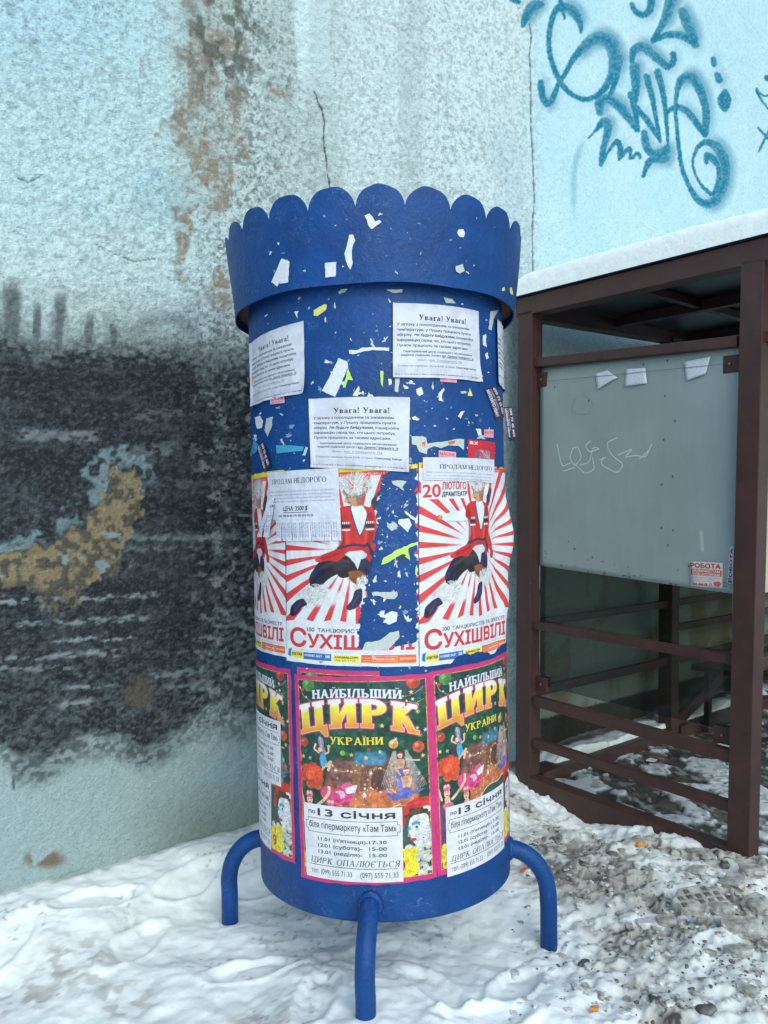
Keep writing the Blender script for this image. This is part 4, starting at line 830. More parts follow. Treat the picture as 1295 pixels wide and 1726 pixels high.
def build_ground():
    xs = axis(-1.75, 3.3, .0088, -60, 60); ys = axis(1.95, 5.9, .0088, -40, 45)
    X, Y = np.meshgrid(xs, ys)
    far = sstep(3, 9, np.hypot(X, Y - 3))
    Z = snow_z(X, Y) * (1 - far) + .04 * far
    k0 = (X - K0.x) * KV.x + (Y - K0.y) * KV.y; k1 = (X - K0.x) * KU.x + (Y - K0.y) * KU.y
    n = fbm(X * 7, Y * 7, 51, 4); nf = fbm(X * 34, Y * 34, 52, 4); nff = fbm(X * 90, Y * 90, 53, 2)
    inside = sstep(.05, .08, k0) * sstep(.05, .07, k1) * sstep(9, 7, k1) * sstep(9, 7, k0)
    patch = np.maximum(sstep(.52, .60, n - .11 + .26 * sstep(.55, .15, k0) * sstep(.12, .0, np.abs(k1 - .20) - .20) + .12 * sstep(.35, .1, k1) - .03), sstep(.57, .65, n + .14 * sstep(.3, .12, np.abs(k0 - .28)) * sstep(.4, .1, np.abs(k1 - .85))))
    Z = Z * (1 - inside) + inside * (.012 + patch * .016 + (nf - .5) * .006)
    out_ = 1 - sstep(-.02, .06, k1) * (1 - 0); out_ = np.where(k0 < -.02, sstep(.15, -.05, k1), out_)
    # colours
    A = np.empty(X.shape + (3,)); A[...] = (.82, .84, .855)
    pile = sstep(.50, .85, X + .12 * (Y - 2.8) + (fbm(X * 3, Y * 3, 5, 3) - .5) * .4) * out_
    d1 = sstep(.44, .66, fbm(X * 6, Y * 6, 61, 5)) * pile; d2 = sstep(.50, .62, nf) * pile; d3 = sstep(.60, .68, fbm(X * 48, Y * 48, 63, 3)) * pile
    A = mix(A, (.42, .39, .34), np.clip(pile * .28 + d1 * .62, 0, .85)); A = mix(A, (.24, .21, .185), d2 * .55 * np.clip(.25 + d1, 0, 1)); A = mix(A, (.035, .032, .032), d3 * np.clip(.12 + d1 * 1.1, 0, .92))
    # dark wet debris between column and shelter
    g = sstep(.34, .12, np.hypot((X - .78) * 1.0, (Y - 3.45) * .62)); A = mix(A, (.06, .055, .05), g * sstep(.46, .58, fbm(X * 20, Y * 20, 65, 4)) * .85); A = mix(A, (.30, .28, .26), g * .35)
    # fresh snow strip right against the shelter base
    A = mix(A, (.78, .80, .84), sstep(-.24, -.12, k1) * sstep(.0, -.02, k1) * sstep(-.3, -.1, k0) * sstep(1.0, .8, k0) * .85)
    # muddy prints, front left
    for (a, b, r_) in ((-1.0, 2.62, .22), (-.80, 2.46, .16), (-1.12, 2.45, .15), (-.92, 2.85, .10), (-.36, 2.33, .14)):
        g = sstep(r_, r_ * .2, np.hypot(X - a, (Y - b) * 1.1)); A = mix(A, (.34, .31, .28), g * sstep(.48, .60, fbm(X * 24, Y * 24, 67, 4)) * .75)
        A = mix(A, (.62, .62, .63), g * .25)
    sp = sstep(.80, .83, vn(X * 70, Y * 70, 69)) * sstep(.60, .72, fbm(X * 5, Y * 5, 70, 3)); A = mix(A, (.16, .14, .13), sp * .5)
    # paving
    P_ = np.empty(A.shape); P_[...] = (.060, .056, .052); P_ = mix(P_, (.12, .112, .10), sstep(.42, .68, nf)); P_ = mix(P_, (.02, .02, .021), sstep(.55, .66, fbm(X * 10, Y * 10, 71, 4)) * .8)
    P_ = mix(P_, (.62, .65, .70), patch * sstep(.3, .5, nf + .12)); P_ = mix(P_, (.35, .36, .38), sstep(.62, .68, fbm(X * 30, Y * 12, 72, 3)) * .7)
    A = A * (1 - inside[..., None]) + P_ * inside[..., None]
    # bare dark strip along the wall foot behind the shelter
    bs = sstep(-.30, -.02, k1) * sstep(-.0, -.04, k0) * 0
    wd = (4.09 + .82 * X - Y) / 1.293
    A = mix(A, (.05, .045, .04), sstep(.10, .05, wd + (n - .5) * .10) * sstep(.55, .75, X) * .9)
    A = mix(A, (.30, .30, .30), sstep(.05, .0, wd + (nf - .5) * .06) * .6)
    # tread prints pressed into the slush
    for (a, b, ang, L, wd_) in ((1.02, 2.82, .35, .17, .075), (1.32, 3.02, -.2, .2, .08), (1.36, 2.75, .5, .16, .07)):
        u = (X - a) * math.cos(ang) + (Y - b) * math.sin(ang); v = -(X - a) * math.sin(ang) + (Y - b) * math.cos(ang)
        ins = sstep(1.0, .86, (u / L) ** 4 + (v / wd_) ** 4); cell = (np.abs(((u / .036) % 1) - .5) < .33) & (np.abs(((v / .034 + .25) % 1) - .5) < .30)
        Z = Z - ins * .006; Z = Z - ins * cell * .012; A = mix(A, (.10, .09, .085), ins * cell * .8 * sstep(.35, .5, nf)); A = mix(A, (.36, .34, .30), ins * (1 - cell) * .5)
    wet = inside * .5 + 0
    me = grid_mesh('snow_ground', np.stack([X, Y, Z], -1), col=np.concatenate([A, wet[..., None]], -1))
    m = NT('trodden_snow'); at = m.n('ShaderNodeAttribute', attribute_name='Col'); co = m.tc()
    f1 = m.noise(90, 6, .65, co); f2 = m.noise(22, 5, .6, co); f3 = m.noise(380, 2, .6, co)
    c = m.mixc(1.0, at.outputs['Color'], m.ramp(f1, [(.3, .95), (.6, 1.0)]), 'MULTIPLY'); m.l(c, m.b.inputs['Base Color'])
    b_ = m.bump(f1, .5, .0022); b_ = m.bump(f2, .4, .007, b_); b_ = m.bump(f3, .45, .0012, b_); m.l(b_, m.b.inputs['Normal'])
    mr = m.n('ShaderNodeMath', operation='MULTIPLY_ADD'); m.l(at.outputs['Alpha'], mr.inputs[0]); mr.inputs[1].default_value = -.7; mr.inputs[2].default_value = .75; m.l(mr.outputs[0], m.b.inputs['Roughness'])
    m.b.inputs['Specular IOR Level'].default_value = .3
    o = obj('snow_ground', me, m.m, kind='structure'); return o
ground = build_ground()
def gz(x, y): return float(snow_z(np.array([x * 1.0]), np.array([y * 1.0]))[0])
# ================================================================== ADVERTISING COLUMN
BASE = Vector((.012, 2.862, 0)); LX, LY = -.0195, .035
AX = Vector((LX, LY, 1)).normalized(); AY = Vector((0, 1, -LY)).normalized(); AXX = AY.cross(AX).normalized(); AY = AX.cross(AXX).normalized()
ZB, ZT = .302, 2.30
def Rb(h): return .4385 + .0065 * (h - .3)
def SP(th, h, dr=0.0):
    """point on the column skin: th radians (0 faces the camera, + to the right), h height along the axis"""
    r = Rb(h) + dr; return BASE + AX * h + AXX * (r * math.sin(th)) - AY * (r * math.cos(th))
CZ0, CZT = 2.232, 2.515
def Rc(h): return .497 + .030 * (h - CZ0) / (CZT - CZ0)
def CP_(th, h, dr=0.0):
    r = Rc(h) + dr; return BASE + AX * h + AXX * (r * math.sin(th)) - AY * (r * math.cos(th))
def hit(px, py, fn=SP):
    th = math.asin(max(-.97, min(.97, (px - 640) / 216.0))); h = EYE - (py - 840) * 2.45 / F
    for _ in range(25):
        def e(a, b): q = proj(*fn(a, b)); return q[0] - px, q[1] - py
        f0 = e(th, h); d = 1e-4; fa = e(th + d, h); fb = e(th, h + d)
        a, b, c_, d_ = (fa[0] - f0[0]) / d, (fb[0] - f0[0]) / d, (fa[1] - f0[1]) / d, (fb[1] - f0[1]) / d
        det = a * d_ - b * c_
        if abs(det) < 1e-3: break
        dt = (-f0[0] * d_ + f0[1] * b) / det; dh = (-f0[1] * a + f0[0] * c_) / det
        th += max(-.2, min(.2, dt)); h += max(-.2, min(.2, dh)); th = max(-1.44, min(1.44, th))
    return th, h
def blue_paint():
    m = NT('blue_gloss_paint'); co = m.tc(); f1 = m.noise(26, 5, .6, co, .8); f2 = m.noise(95, 4, .6, co, .6); f3 = m.noise(7, 4, .6, co)
    c = m.ramp(f3, [(.3, C(2, 52, 110)), (.7, C(4, 66, 134))])
    sm = m.n('ShaderNodeMath', operation='MULTIPLY'); m.l(m.ramp(m.noise(9, 4, .6, co), [(.52, 0.0), (.66, 1.0)]), sm.inputs[0]); m.l(m.ramp(m.noise(70, 6, .75, co, 1.5), [(.54, 0.0), (.64, .4)]), sm.inputs[1]); c = m.mixc(sm.outputs[0], c, C(120, 145, 180))
    c = m.mixc(m.ramp(m.noise(190, 3, .7, co), [(.74, 0.0), (.77, .8)]), c, C(190, 195, 205))
    c = m.mixc(m.ramp(m.noise(38, 6, .75, co, .5), [(.715, 0.0), (.73, .9)]), c, C(70, 48, 42))
    mp = m.n('ShaderNodeMapping'); mp.inputs['Scale'].default_value = (1, 1, .08); m.l(co, mp.inputs[0]); c = m.mixc(m.ramp(m.noise(34, 4, .6, mp.outputs[0]), [(.60, 0.0), (.78, .30)]), c, C(60, 78, 110)); m.l(c, m.b.inputs['Base Color'])
    b = m.bump(f1, .5, .008); b = m.bump(f2, .6, .003, b); m.l(b, m.b.inputs['Normal'])
    m.b.inputs['Specular IOR Level'].default_value = .32
    m.l(m.ramp(f2, [(.3, .42), (.7, .58)]), m.b.inputs['Roughness']); return m.m
BLUE = blue_paint()
RUST = plain('rusty_sheet', C(88, 62, 52), .8, 0, 20, .45, .001)
colm = empty('advertising_column', BASE, label='round royal-blue metal advertising column with scalloped crown, covered in posters', cat='advertising column')
def rev(name, rows, n=128, m=BLUE, th0=0, th1=2 * math.pi, closed=True, **k):
    P = np.array([[list(BASE + AX * h + AXX * (r * math.sin(t)) - AY * (r * math.cos(t)) - BASE) for t in np.linspace(th0, th1, n + 1)] for r, h in rows])
    return obj(name, grid_mesh(name, P), m, colm, **k)
_rows = [(.02, ZB + .002), (Rb(ZB) - .008, ZB + .002), (Rb(ZB) - .0045, ZB - .001), (Rb(ZB), ZB + .003)] + [(Rb(h), h) for h in np.linspace(ZB + .01, ZT, 40)] + [(.02, ZT)]
rev('drum', _rows, 160)
rev('collar_plate', [(Rb(2.25) + .002, 2.262), (Rc(2.262) - .004, 2.262), (Rc(2.27) - .004, 2.268), (Rb(2.27) + .002, 2.268)], 120, RUST)
def crown():
    N = 22; per = 36; n = N * per; V = []; Fs = []; rows = 15
    for side, dr in ((0, 0.0), (1, -.004)):
        for i in range(n):
            th = 2 * math.pi * i / n; ph = ((th - math.radians(-5.5)) / (2 * math.pi / N)) % 1.0
            e = math.sqrt(max(0, 1 - ((ph - .5) / .5) ** 2)); top = CZT - .070 + .070 * e ** .9 + .0015 * math.sin(i * .37)
            for j in range(rows):
                h = CZ0 + (top - CZ0) * j / (rows - 1) + (.0015 * math.sin(th * 9) if j == 0 else 0)
                V.append(CP_(th, h, dr + .0014 * math.sin(th * 7 + h * 20)) - BASE)
    def I(s, i, j): return s * n * rows + (i % n) * rows + j
    for i in range(n):
        for j in range(rows - 1):
            Fs.append((I(0, i, j), I(0, i + 1, j), I(0, i + 1, j + 1), I(0, i, j + 1))); Fs.append((I(1, i, j), I(1, i, j + 1), I(1, i + 1, j + 1), I(1, i + 1, j)))
        Fs.append((I(0, i, rows - 1), I(0, i + 1, rows - 1), I(1, i + 1, rows - 1), I(1, i, rows - 1))); Fs.append((I(0, i, 0), I(1, i, 0), I(1, i + 1, 0), I(0, i + 1, 0)))
    me = mesh('scalloped_crown', V, Fs, True)
    try: me.set_sharp_from_angle(angle=math.radians(40))
    except Exception: pass
    o = obj('scalloped_crown', me, BLUE, colm, label='crown band cut into rounded scallops along its upper edge')
    return o
crown()
for k in range(4):                                                   # bent pipe legs
    th = math.radians(-6 + 90 * k); d = AXX * math.sin(th) - AY * math.cos(th); d = Vector((d.x, d.y, 0)).normalized()
    r0 = Rb(.36) - .02; r1 = .572; z0 = .372; foot = BASE + d * r1; zf = gz(foot.x, foot.y) - .10
    pts = [BASE + AX * z0 + d * r0, BASE + AX * z0 + d * (r1 - .135)]
    for a in np.linspace(8, 90, 14): pts.append(BASE + AX * z0 + d * (r1 - .135 + .135 * math.sin(math.radians(a))) + Vector((0, 0, -.165 * (1 - math.cos(math.radians(a))))))
    e = pts[-1]; pts += [Vector((e.x + .002, e.y, e.z - .04)), Vector((e.x + .004, e.y + .002, zf))]
    obj('leg', tube('leg', [p - BASE for p in pts], .0298, 24, wob=.012), BLUE, colm)
    w0 = BASE + AX * z0 + d * (Rb(.36) - .002)
    obj('weld_collar', tube('weld_collar', [w0 - BASE, w0 + d * .006 - BASE, w0 + d * .013 - BASE], [.041, .039, .032], 24, wob=.05), BLUE, colm)

# ------------------------------------------------------------------ paper
def wrinkle(S, T, seed, amp, fold=0.0):
    n = fbm(S * 2.2, T * 2.2, seed, 3); r = 1 - np.abs(2 * fbm(S * 3 + n, T * 2.4, seed + 3, 3) - 1)
    return ((n - .35) * .6 + r ** 4 * .4) * amp
def paper(name, corners, im, r0=.0008, nx=48, ny=40, amp=.0012, seed=1, mask=None, lift=None, label=None, cat='poster', group=None, uvw=(0, 0, 1, 1), fn=SP, rough=.55, mat=None, edge=0.0):
    """corners TL,TR,BR,BL as (theta, h); mask(u,v) keeps (v down); lift(u,v) metres"""
    u, v = np.meshgrid(np.linspace(0, 1, nx), np.linspace(0, 1, ny)); c = np.array(corners, float)
    ue = u + edge * (vn(v * 14, v * 0 + seed, seed) - .5) * (1 - 2 * np.abs(u - .5) < .04); ve = v + edge * (vn(u * 14, u * 0 + seed, seed + 1) - .5) * (1 - 2 * np.abs(v - .5) < .04)
    Q = (c[0] * ((1 - ue) * (1 - ve))[..., None] + c[1] * (ue * (1 - ve))[..., None] + c[2] * (ue * ve)[..., None] + c[3] * ((1 - ue) * ve)[..., None])
    D = r0 + wrinkle(u * 4, v * 4, seed, amp)
    if lift is not None: D = D + lift(u, v)
    r = Rb(Q[..., 1]) + D if fn is SP else Rc(Q[..., 1]) + D
    th, h = Q[..., 0], Q[..., 1]
    b = np.array(BASE); P = b + h[..., None] * np.array(AX) + (r * np.sin(th))[..., None] * np.array(AXX) - (r * np.cos(th))[..., None] * np.array(AY)
    keep = None
    if mask is not None:
        uc = (u[:-1, :-1] + u[1:, 1:]) / 2; vc = (v[:-1, :-1] + v[1:, 1:]) / 2; keep = mask(uc, vc)
    uv = np.stack([uvw[0] + u * (uvw[2] - uvw[0]), 1 - (uvw[1] + v * (uvw[3] - uvw[1]))], -1)
    me = grid_mesh(name, P[::-1], None if keep is None else keep[::-1], True, uv[::-1])
    return obj(name, me, mat or print_mat(name + '_print', im, rough), None, label=label, cat=cat, group=group)
def H4(*p): return [hit(*q) for q in p]
def inpoly(u, v, P):
    r = np.zeros(u.shape, bool); n = len(P)
    for i in range(n):
        (x0, y0), (x1, y1) = P[i], P[(i + 1) % n]
        if y0 == y1: continue
        c = ((v < y0) != (v < y1)) & (u < (x1 - x0) * (v - y0) / (y1 - y0) + x0); r ^= c
    return r
# --- prints
PR_N = print_mat('notice_print', art_notice().image('notice_print')); PR_S = print_mat('sale_print', art_sale().image('sale_print')); PR_S2 = print_mat('sale_stub_print', art_sale(False).image('sale_stub_print'))
PR_C = print_mat('circus_print', art_circus().image('circus_print'), .42); PR_I = print_mat('dates_print', art_info().image('dates_print'))
PR_D = print_mat('dance_print', art_dance().image('dance_print'), .42); PR_P = print_mat('purple_print', art_purple().image('purple_print'))
PR_M = print_mat('massage_print', art_small('МАСАЖ', (214, 60, 90), (226, 170, 186)).image('massage_print')); PR_R = print_mat('red_print', art_red().image('red_print'))

# dancer posters
def tear_mid(u, v):
    x = u * 226; y = v * 332; nz = (fbm(x / 6, y / 6, 3, 3) - .5) * 12
    P = [(172, 14), (190, 8), (224.5, 6), (224.5, 296), (204, 298), (130, 302), (132, 270), (138, 236), (142, 216), (150, 168), (156, 124), (164, 58), (166, 32)]
    return ~inpoly(x + nz, y + nz * .6, P)
def th_span(th, dth): return th + dth
D_W = math.radians(51.5)
a = H4((483, 795), (704, 782), (706, 1122), (484, 1113))
paper('dance_poster', a, None, .0010, 230, 330, .0022, 3, tear_mid, None, 'torn red-rayed dancer poster in the middle of the column, right half ripped away', uvw=(0, 0, 1, 1), mat=PR_D, edge=.004)
aR = H4((705, 782), (706, 1122)); 
tl = (aR[0][0] + .004, aR[0][1] + .003); bl = (aR[1][0] + .004, aR[1][1] - .006)
def lift_r(u, v): return sstep(.80, 1.0, u) * (.010 + .030 * np.exp(-((v - .40) / .16) ** 2) + .012 * np.exp(-((v - .72) / .1) ** 2)) * 1.0
def tear_r(u, v):
    x = u; y = v + (fbm(u * 9, v * 9, 8, 3) - .5) * .05
    return ~((y > 1.0 - .035 * sstep(.18, .42, x) * sstep(.75, .5, x) - .03 * sstep(.75, .99, x)) | ((v < .05) & (u > .6) & (y < .03)))
paper('dance_poster', [tl, (tl[0] + D_W + .02, tl[1] + .012), (bl[0] + D_W, bl[1] + .015), bl], None, .0014, 150, 220, .003, 8, tear_r, lift_r, 'whole red-rayed dancer poster on the right, its outer edge peeling off the column', mat=PR_D, edge=.004)
aL = H4((481, 792), (484, 1108))
paper('dance_poster', [(aL[0][0] - D_W, aL[0][1] + .0), (aL[0][0] - .004, aL[0][1]), (aL[1][0] - .002, aL[1][1]), (aL[1][0] - D_W, aL[1][1] + .004)], None, .0012, 110, 160, .002, 5, None, None, 'dancer poster on the left flank of the column, mostly wrapped out of sight', mat=PR_D, edge=.004)
# circus posters
C_W = math.radians(56)
paper('circus_poster', H4((501, 1124), (640, 1131), (640, 1160), (502, 1152)), None, .0006, 60, 14, .001, 4, None, None, 'strip of an older circus poster showing above the middle circus poster', uvw=(0, 0, .6, .09), mat=PR_C)
c = H4((497, 1136), (725, 1134), (737, 1478), (509, 1478)); 
def sagfix(c, top=0, bot=0): return [(c[0][0], c[0][1] + top), (c[1][0], c[1][1] + top), (c[2][0], c[2][1] + bot), (c[3][0], c[3][1] + bot)]
CC = c
paper('circus_poster', c, None, .0014, 130, 190, .0020, 6, None, None, 'complete circus poster at the front of the column, between two others', mat=PR_C, edge=.006)
cr = H4((724, 1132), (738, 1476))
paper('circus_poster', [(cr[0][0] - .004, cr[0][1] + .002), (cr[0][0] + C_W, cr[0][1] + .016), (cr[1][0] + C_W, cr[1][1] + .014), (cr[1][0] - .004, cr[1][1])], None, .0020, 120, 180, .0022, 9, None, None, 'circus poster right of the middle one, wrapping round to the right edge', mat=PR_C, edge=.006)
cl = H4((491, 1128), (499, 1456))
paper('circus_poster', [(cl[0][0] - C_W, cl[0][1] - .005), cl[0], cl[1], (cl[1][0] - C_W, cl[1][1] - .004)], None, .0012, 110, 170, .0022, 12, None, None, 'circus poster at the left edge of the column with two date sheets over it', mat=PR_C, edge=.010)
# date sheets
paper('date_sheet', H4((513, 1351), (678, 1360), (680, 1485), (519, 1474)), None, .0034, 60, 50, .0012, 13, None, None, 'white circus date sheet pasted low on the middle circus poster', 'notice', mat=PR_I)
q = H4((750, 1361), (753, 1478)); I_W = .172 / .4405 * 1.0 * 2.42 * 165 / 165 / 2.42 * 1.66
I_W = .655
paper('date_sheet', [(q[0][0], q[0][1]), (q[0][0] + I_W, q[0][1] + .012), (q[1][0] + I_W, q[1][1] + .010), (q[1][0], q[1][1])], None, .0042, 60, 50, .0014, 15, None, None, 'white circus date sheet curving round the right edge of the column', 'notice', mat=PR_I)
q = H4((475, 1216), (476, 1326))
paper('date_sheet', [(q[0][0] - I_W, q[0][1] + .0), q[0], q[1], (q[1][0] - I_W, q[1][1])], None, .0040, 60, 50, .0014, 17, None, None, 'upper white date sheet at the left edge, overlapping the one below it', 'notice', mat=PR_I)
q = H4((459, 1316), (459, 1432))
paper('date_sheet', [(q[0][0] - I_W, q[0][1]), q[0], q[1], (q[1][0] - I_W, q[1][1])], None, .0030, 60, 50, .0014, 19, None, None, 'lower white date sheet at the left edge, under the upper one', 'notice', mat=PR_I)
# warming-point notices
def curl(u, v): return .006 * sstep(.06, 0, u) + .008 * sstep(.94, 1, u) * sstep(.7, 1, v) + .005 * sstep(.95, 1, v) * (1 + np.sin(u * 19)) * .5
G_N = None
paper('notice', H4((523, 673), (691, 670), (688, 796), (527, 788)), None, .0030, 60, 46, .0022, 21, None, curl, 'white typed notice in the centre, above the torn dancer poster', 'notice', mat=PR_N)
paper('notice', H4((662, 511), (806, 525), (809, 644), (662, 637)), None, .0020, 60, 46, .0024, 23, None, curl, 'white typed notice high on the right, just under the crown', 'notice', mat=PR_N)
q = H4((513, 541), (515, 663)); N_W = .70
paper('notice', [(q[0][0] - N_W, q[0][1] - .015), q[0], q[1], (q[1][0] - N_W, q[1][1] - .004)], None, .0022, 60, 46, .0030, 25, None, curl, 'white typed notice high on the left side of the column', 'notice', mat=PR_N)
q = H4((834, 536), (837, 648))
paper('notice', [(q[0][0], q[0][1]), (q[0][0] + N_W, q[0][1]), (q[1][0] + N_W, q[1][1]), (q[1][0], q[1][1])], None, .0020, 60, 46, .005, 27, None, curl, 'white typed notice seen edge-on at the far right of the column', 'notice', mat=PR_N)
# for-sale notices with tear-off strips
def tabs(u, v): 
    x = u * 122; g = np.abs(((x - 2) / 10.6) % 1 - .0) < .05
    return ~((v > .74) & g & (x > 6) & (x < 118)) & ~((v > .70) & (u < .10))
paper('sale_notice', H4((453, 797), (571, 789), (577, 911), (462, 912)), None, .0046, 180, 80, .0022, 31, tabs, lambda u, v: .005 * sstep(.7, 1, v) * (1 + np.sin(np.floor((u * 122 - 2) / 10.6) * 2.4)) * .5, 'for-sale notice with tear-off phone strips, left of centre on the column', 'notice', mat=PR_S)
q = hit(466, 842); q2 = hit(446, 905)
paper('sale_flap', [(q[0] - .07, q[1] + .004), (q[0] + .01, q[1] + .004), (q2[0] + .14, q2[1]), (q2[0] - .05, q2[1])], None, .006, 60, 50, .004, 33, lambda u, v: ~((v > .45) & (np.abs(u - .52 - .06 * np.sin(v * 7)) < .10 * (v - .4))), lambda u, v: .012 * v, 'torn strips hanging off the left corner of the for-sale notice', 'paper', mat=PR_S, uvw=(.05, .55, .3, 1.0))
paper('sale_notice', H4((712, 771), (831, 775), (832, 818), (713, 812)), None, .0044, 70, 30, .0016, 35, lambda u, v: v < .93 + .1 * (fbm(u * 9, u * 0, 4, 3) - .5), None, 'half-torn for-sale notice over the top of the right dancer poster', 'notice', mat=PR_S2)
# stickers
paper('sticker', H4((815, 662), (834, 650), (853, 700), (834, 709)), None, .0024, 16, 12, .001, 41, None, None, 'dark purple sticker with white writing below the right-edge notice', 'sticker', mat=PR_P) if False else None
def sticker(P, mat, label, seed, up=.0024, rot=0, amp=.0012, uvr=False, lift=None):
    cs = H4(*P)
    return paper('sticker', cs, None, up, 18, 14, amp, seed, None, lift, label, 'sticker', mat=mat)
# purple ones run downwards: list corners so that the print's left end is at the top
sticker([(834, 650), (853, 700), (835, 709), (816, 656)], PR_P, 'dark purple phone sticker on the right side of the column, inner one of two', 43)
cs = H4((436, 748), (458, 788), (445, 797), (430, 757)); cs = [hit(447, 744), hit(459, 785), hit(449, 797), hit(436, 752)]
paper('sticker', cs, None, .0060, 16, 12, .0012, 45, None, None, 'dark purple phone sticker at the left edge above the yellow poster header', 'sticker', mat=PR_P)
e0 = Vector(SP(math.radians(76), 1.84, .004))
V = []; nn = 10
pth, phh = hit(846, 690)
for j in range(nn):
    for i in range(5):
        f = j / (nn - 1); g = i / 4
        p_ = SP(1.28, phh + .008 - .118 * f, .004 + .003 + .014 * f + .028 * g) + Vector((0, -.008 * math.sin(f * 3), 0)); V.append(p_)
P_ = np.array([list(v_) for v_ in V]).reshape(nn, 5, 3); uu, vv = np.meshgrid(np.linspace(0, 1, 5), np.linspace(0, 1, nn))
obj('sticker', grid_mesh('sticker', P_, None, True, np.stack([vv, 1 - (1 - uu)], -1)), PR_P, None, label='dark purple phone sticker peeling off past the right edge of the column', cat='sticker')
sticker([(456, 668), (480, 665), (481, 679), (457, 682)], PR_M, 'small pink sticker under the upper left notice', 47)
sticker([(739, 759), (768, 762), (768, 775), (739, 773)], PR_M, 'small pink sticker just above the half-torn for-sale notice', 48)
sticker([(815, 724), (831, 724), (831, 738), (815, 737)], PR_M, 'small pink sticker above the red sticker near the right edge', 49)
sticker([(742, 636), (770, 638), (770, 645), (742, 643)], PR_M, 'pink sticker mostly hidden under the upper right notice', 50, up=.0008)
sticker([(788, 741), (834, 746), (833, 776), (788, 772)], PR_R, 'square red sticker with a grey picture, right side of the column', 51, up=.0016)

# paper remnants pasted on the column: parts of it
def flat_mat(name, c, rough=.6): return plain(name, c, rough, 0, 120, .12, .0006)
M_WH = flat_mat('white_paper', C(205, 206, 218)); M_GL = flat_mat('glue_paper', C(176, 182, 182)); M_GR = flat_mat('green_paper', C(176, 214, 92)); M_YE = flat_mat('yellow_paper', C(214, 204, 110)); M_TQ = flat_mat('turquoise_tape', C(60, 150, 186), .35); M_RD = flat_mat('red_paper', C(206, 84, 66)); M_DK = flat_mat('dark_ink', C(40, 40, 50))
def poly_verts(P, fn, dr, thick=.0012):
    Q = [hit(x, y, fn) for x, y in P]; return [fn(a_, b_, dr) - BASE for a_, b_ in Q]
def scrap(P, m, fn=SP, dr=.0016, name='paper_scrap', label=None, crop=None, rag=0.0):
    if crop: P = [(crop[0] + x / crop[2], crop[1] + y / crop[2]) for x, y in P]
    if rag:
        Q = []
        for i in range(len(P)):
            a_, b_ = P[i], P[(i + 1) % len(P)]; L = math.hypot(b_[0] - a_[0], b_[1] - a_[1]); n_ = max(1, int(L / 4))
            for k_ in range(n_): Q.append((a_[0] + (b_[0] - a_[0]) * k_ / n_ + random.uniform(-rag, rag), a_[1] + (b_[1] - a_[1]) * k_ / n_ + random.uniform(-rag, rag)))
        P = Q
    bm = bmesh.new(); vs = [bm.verts.new(v_) for v_ in poly_verts(P, fn, dr)]
    f = bm.faces.new(vs); bmesh.ops.triangulate(bm, faces=[f])
    ext = bmesh.ops.extrude_face_region(bm, geom=bm.faces[:]); c_ = fn(*hit(*P[0], fn), 0) - BASE
    nrm = Vector((c_.x, c_.y, 0)).normalized(); bmesh.ops.translate(bm, verts=[v_ for v_ in ext['geom'] if isinstance(v_, bmesh.types.BMVert)], vec=nrm * .0005)
    me = bm_mesh(name, bm); o = obj(name, me, m, colm)
    if label: o['label'] = label
    return o
c1 = (370, 300, 2.49)
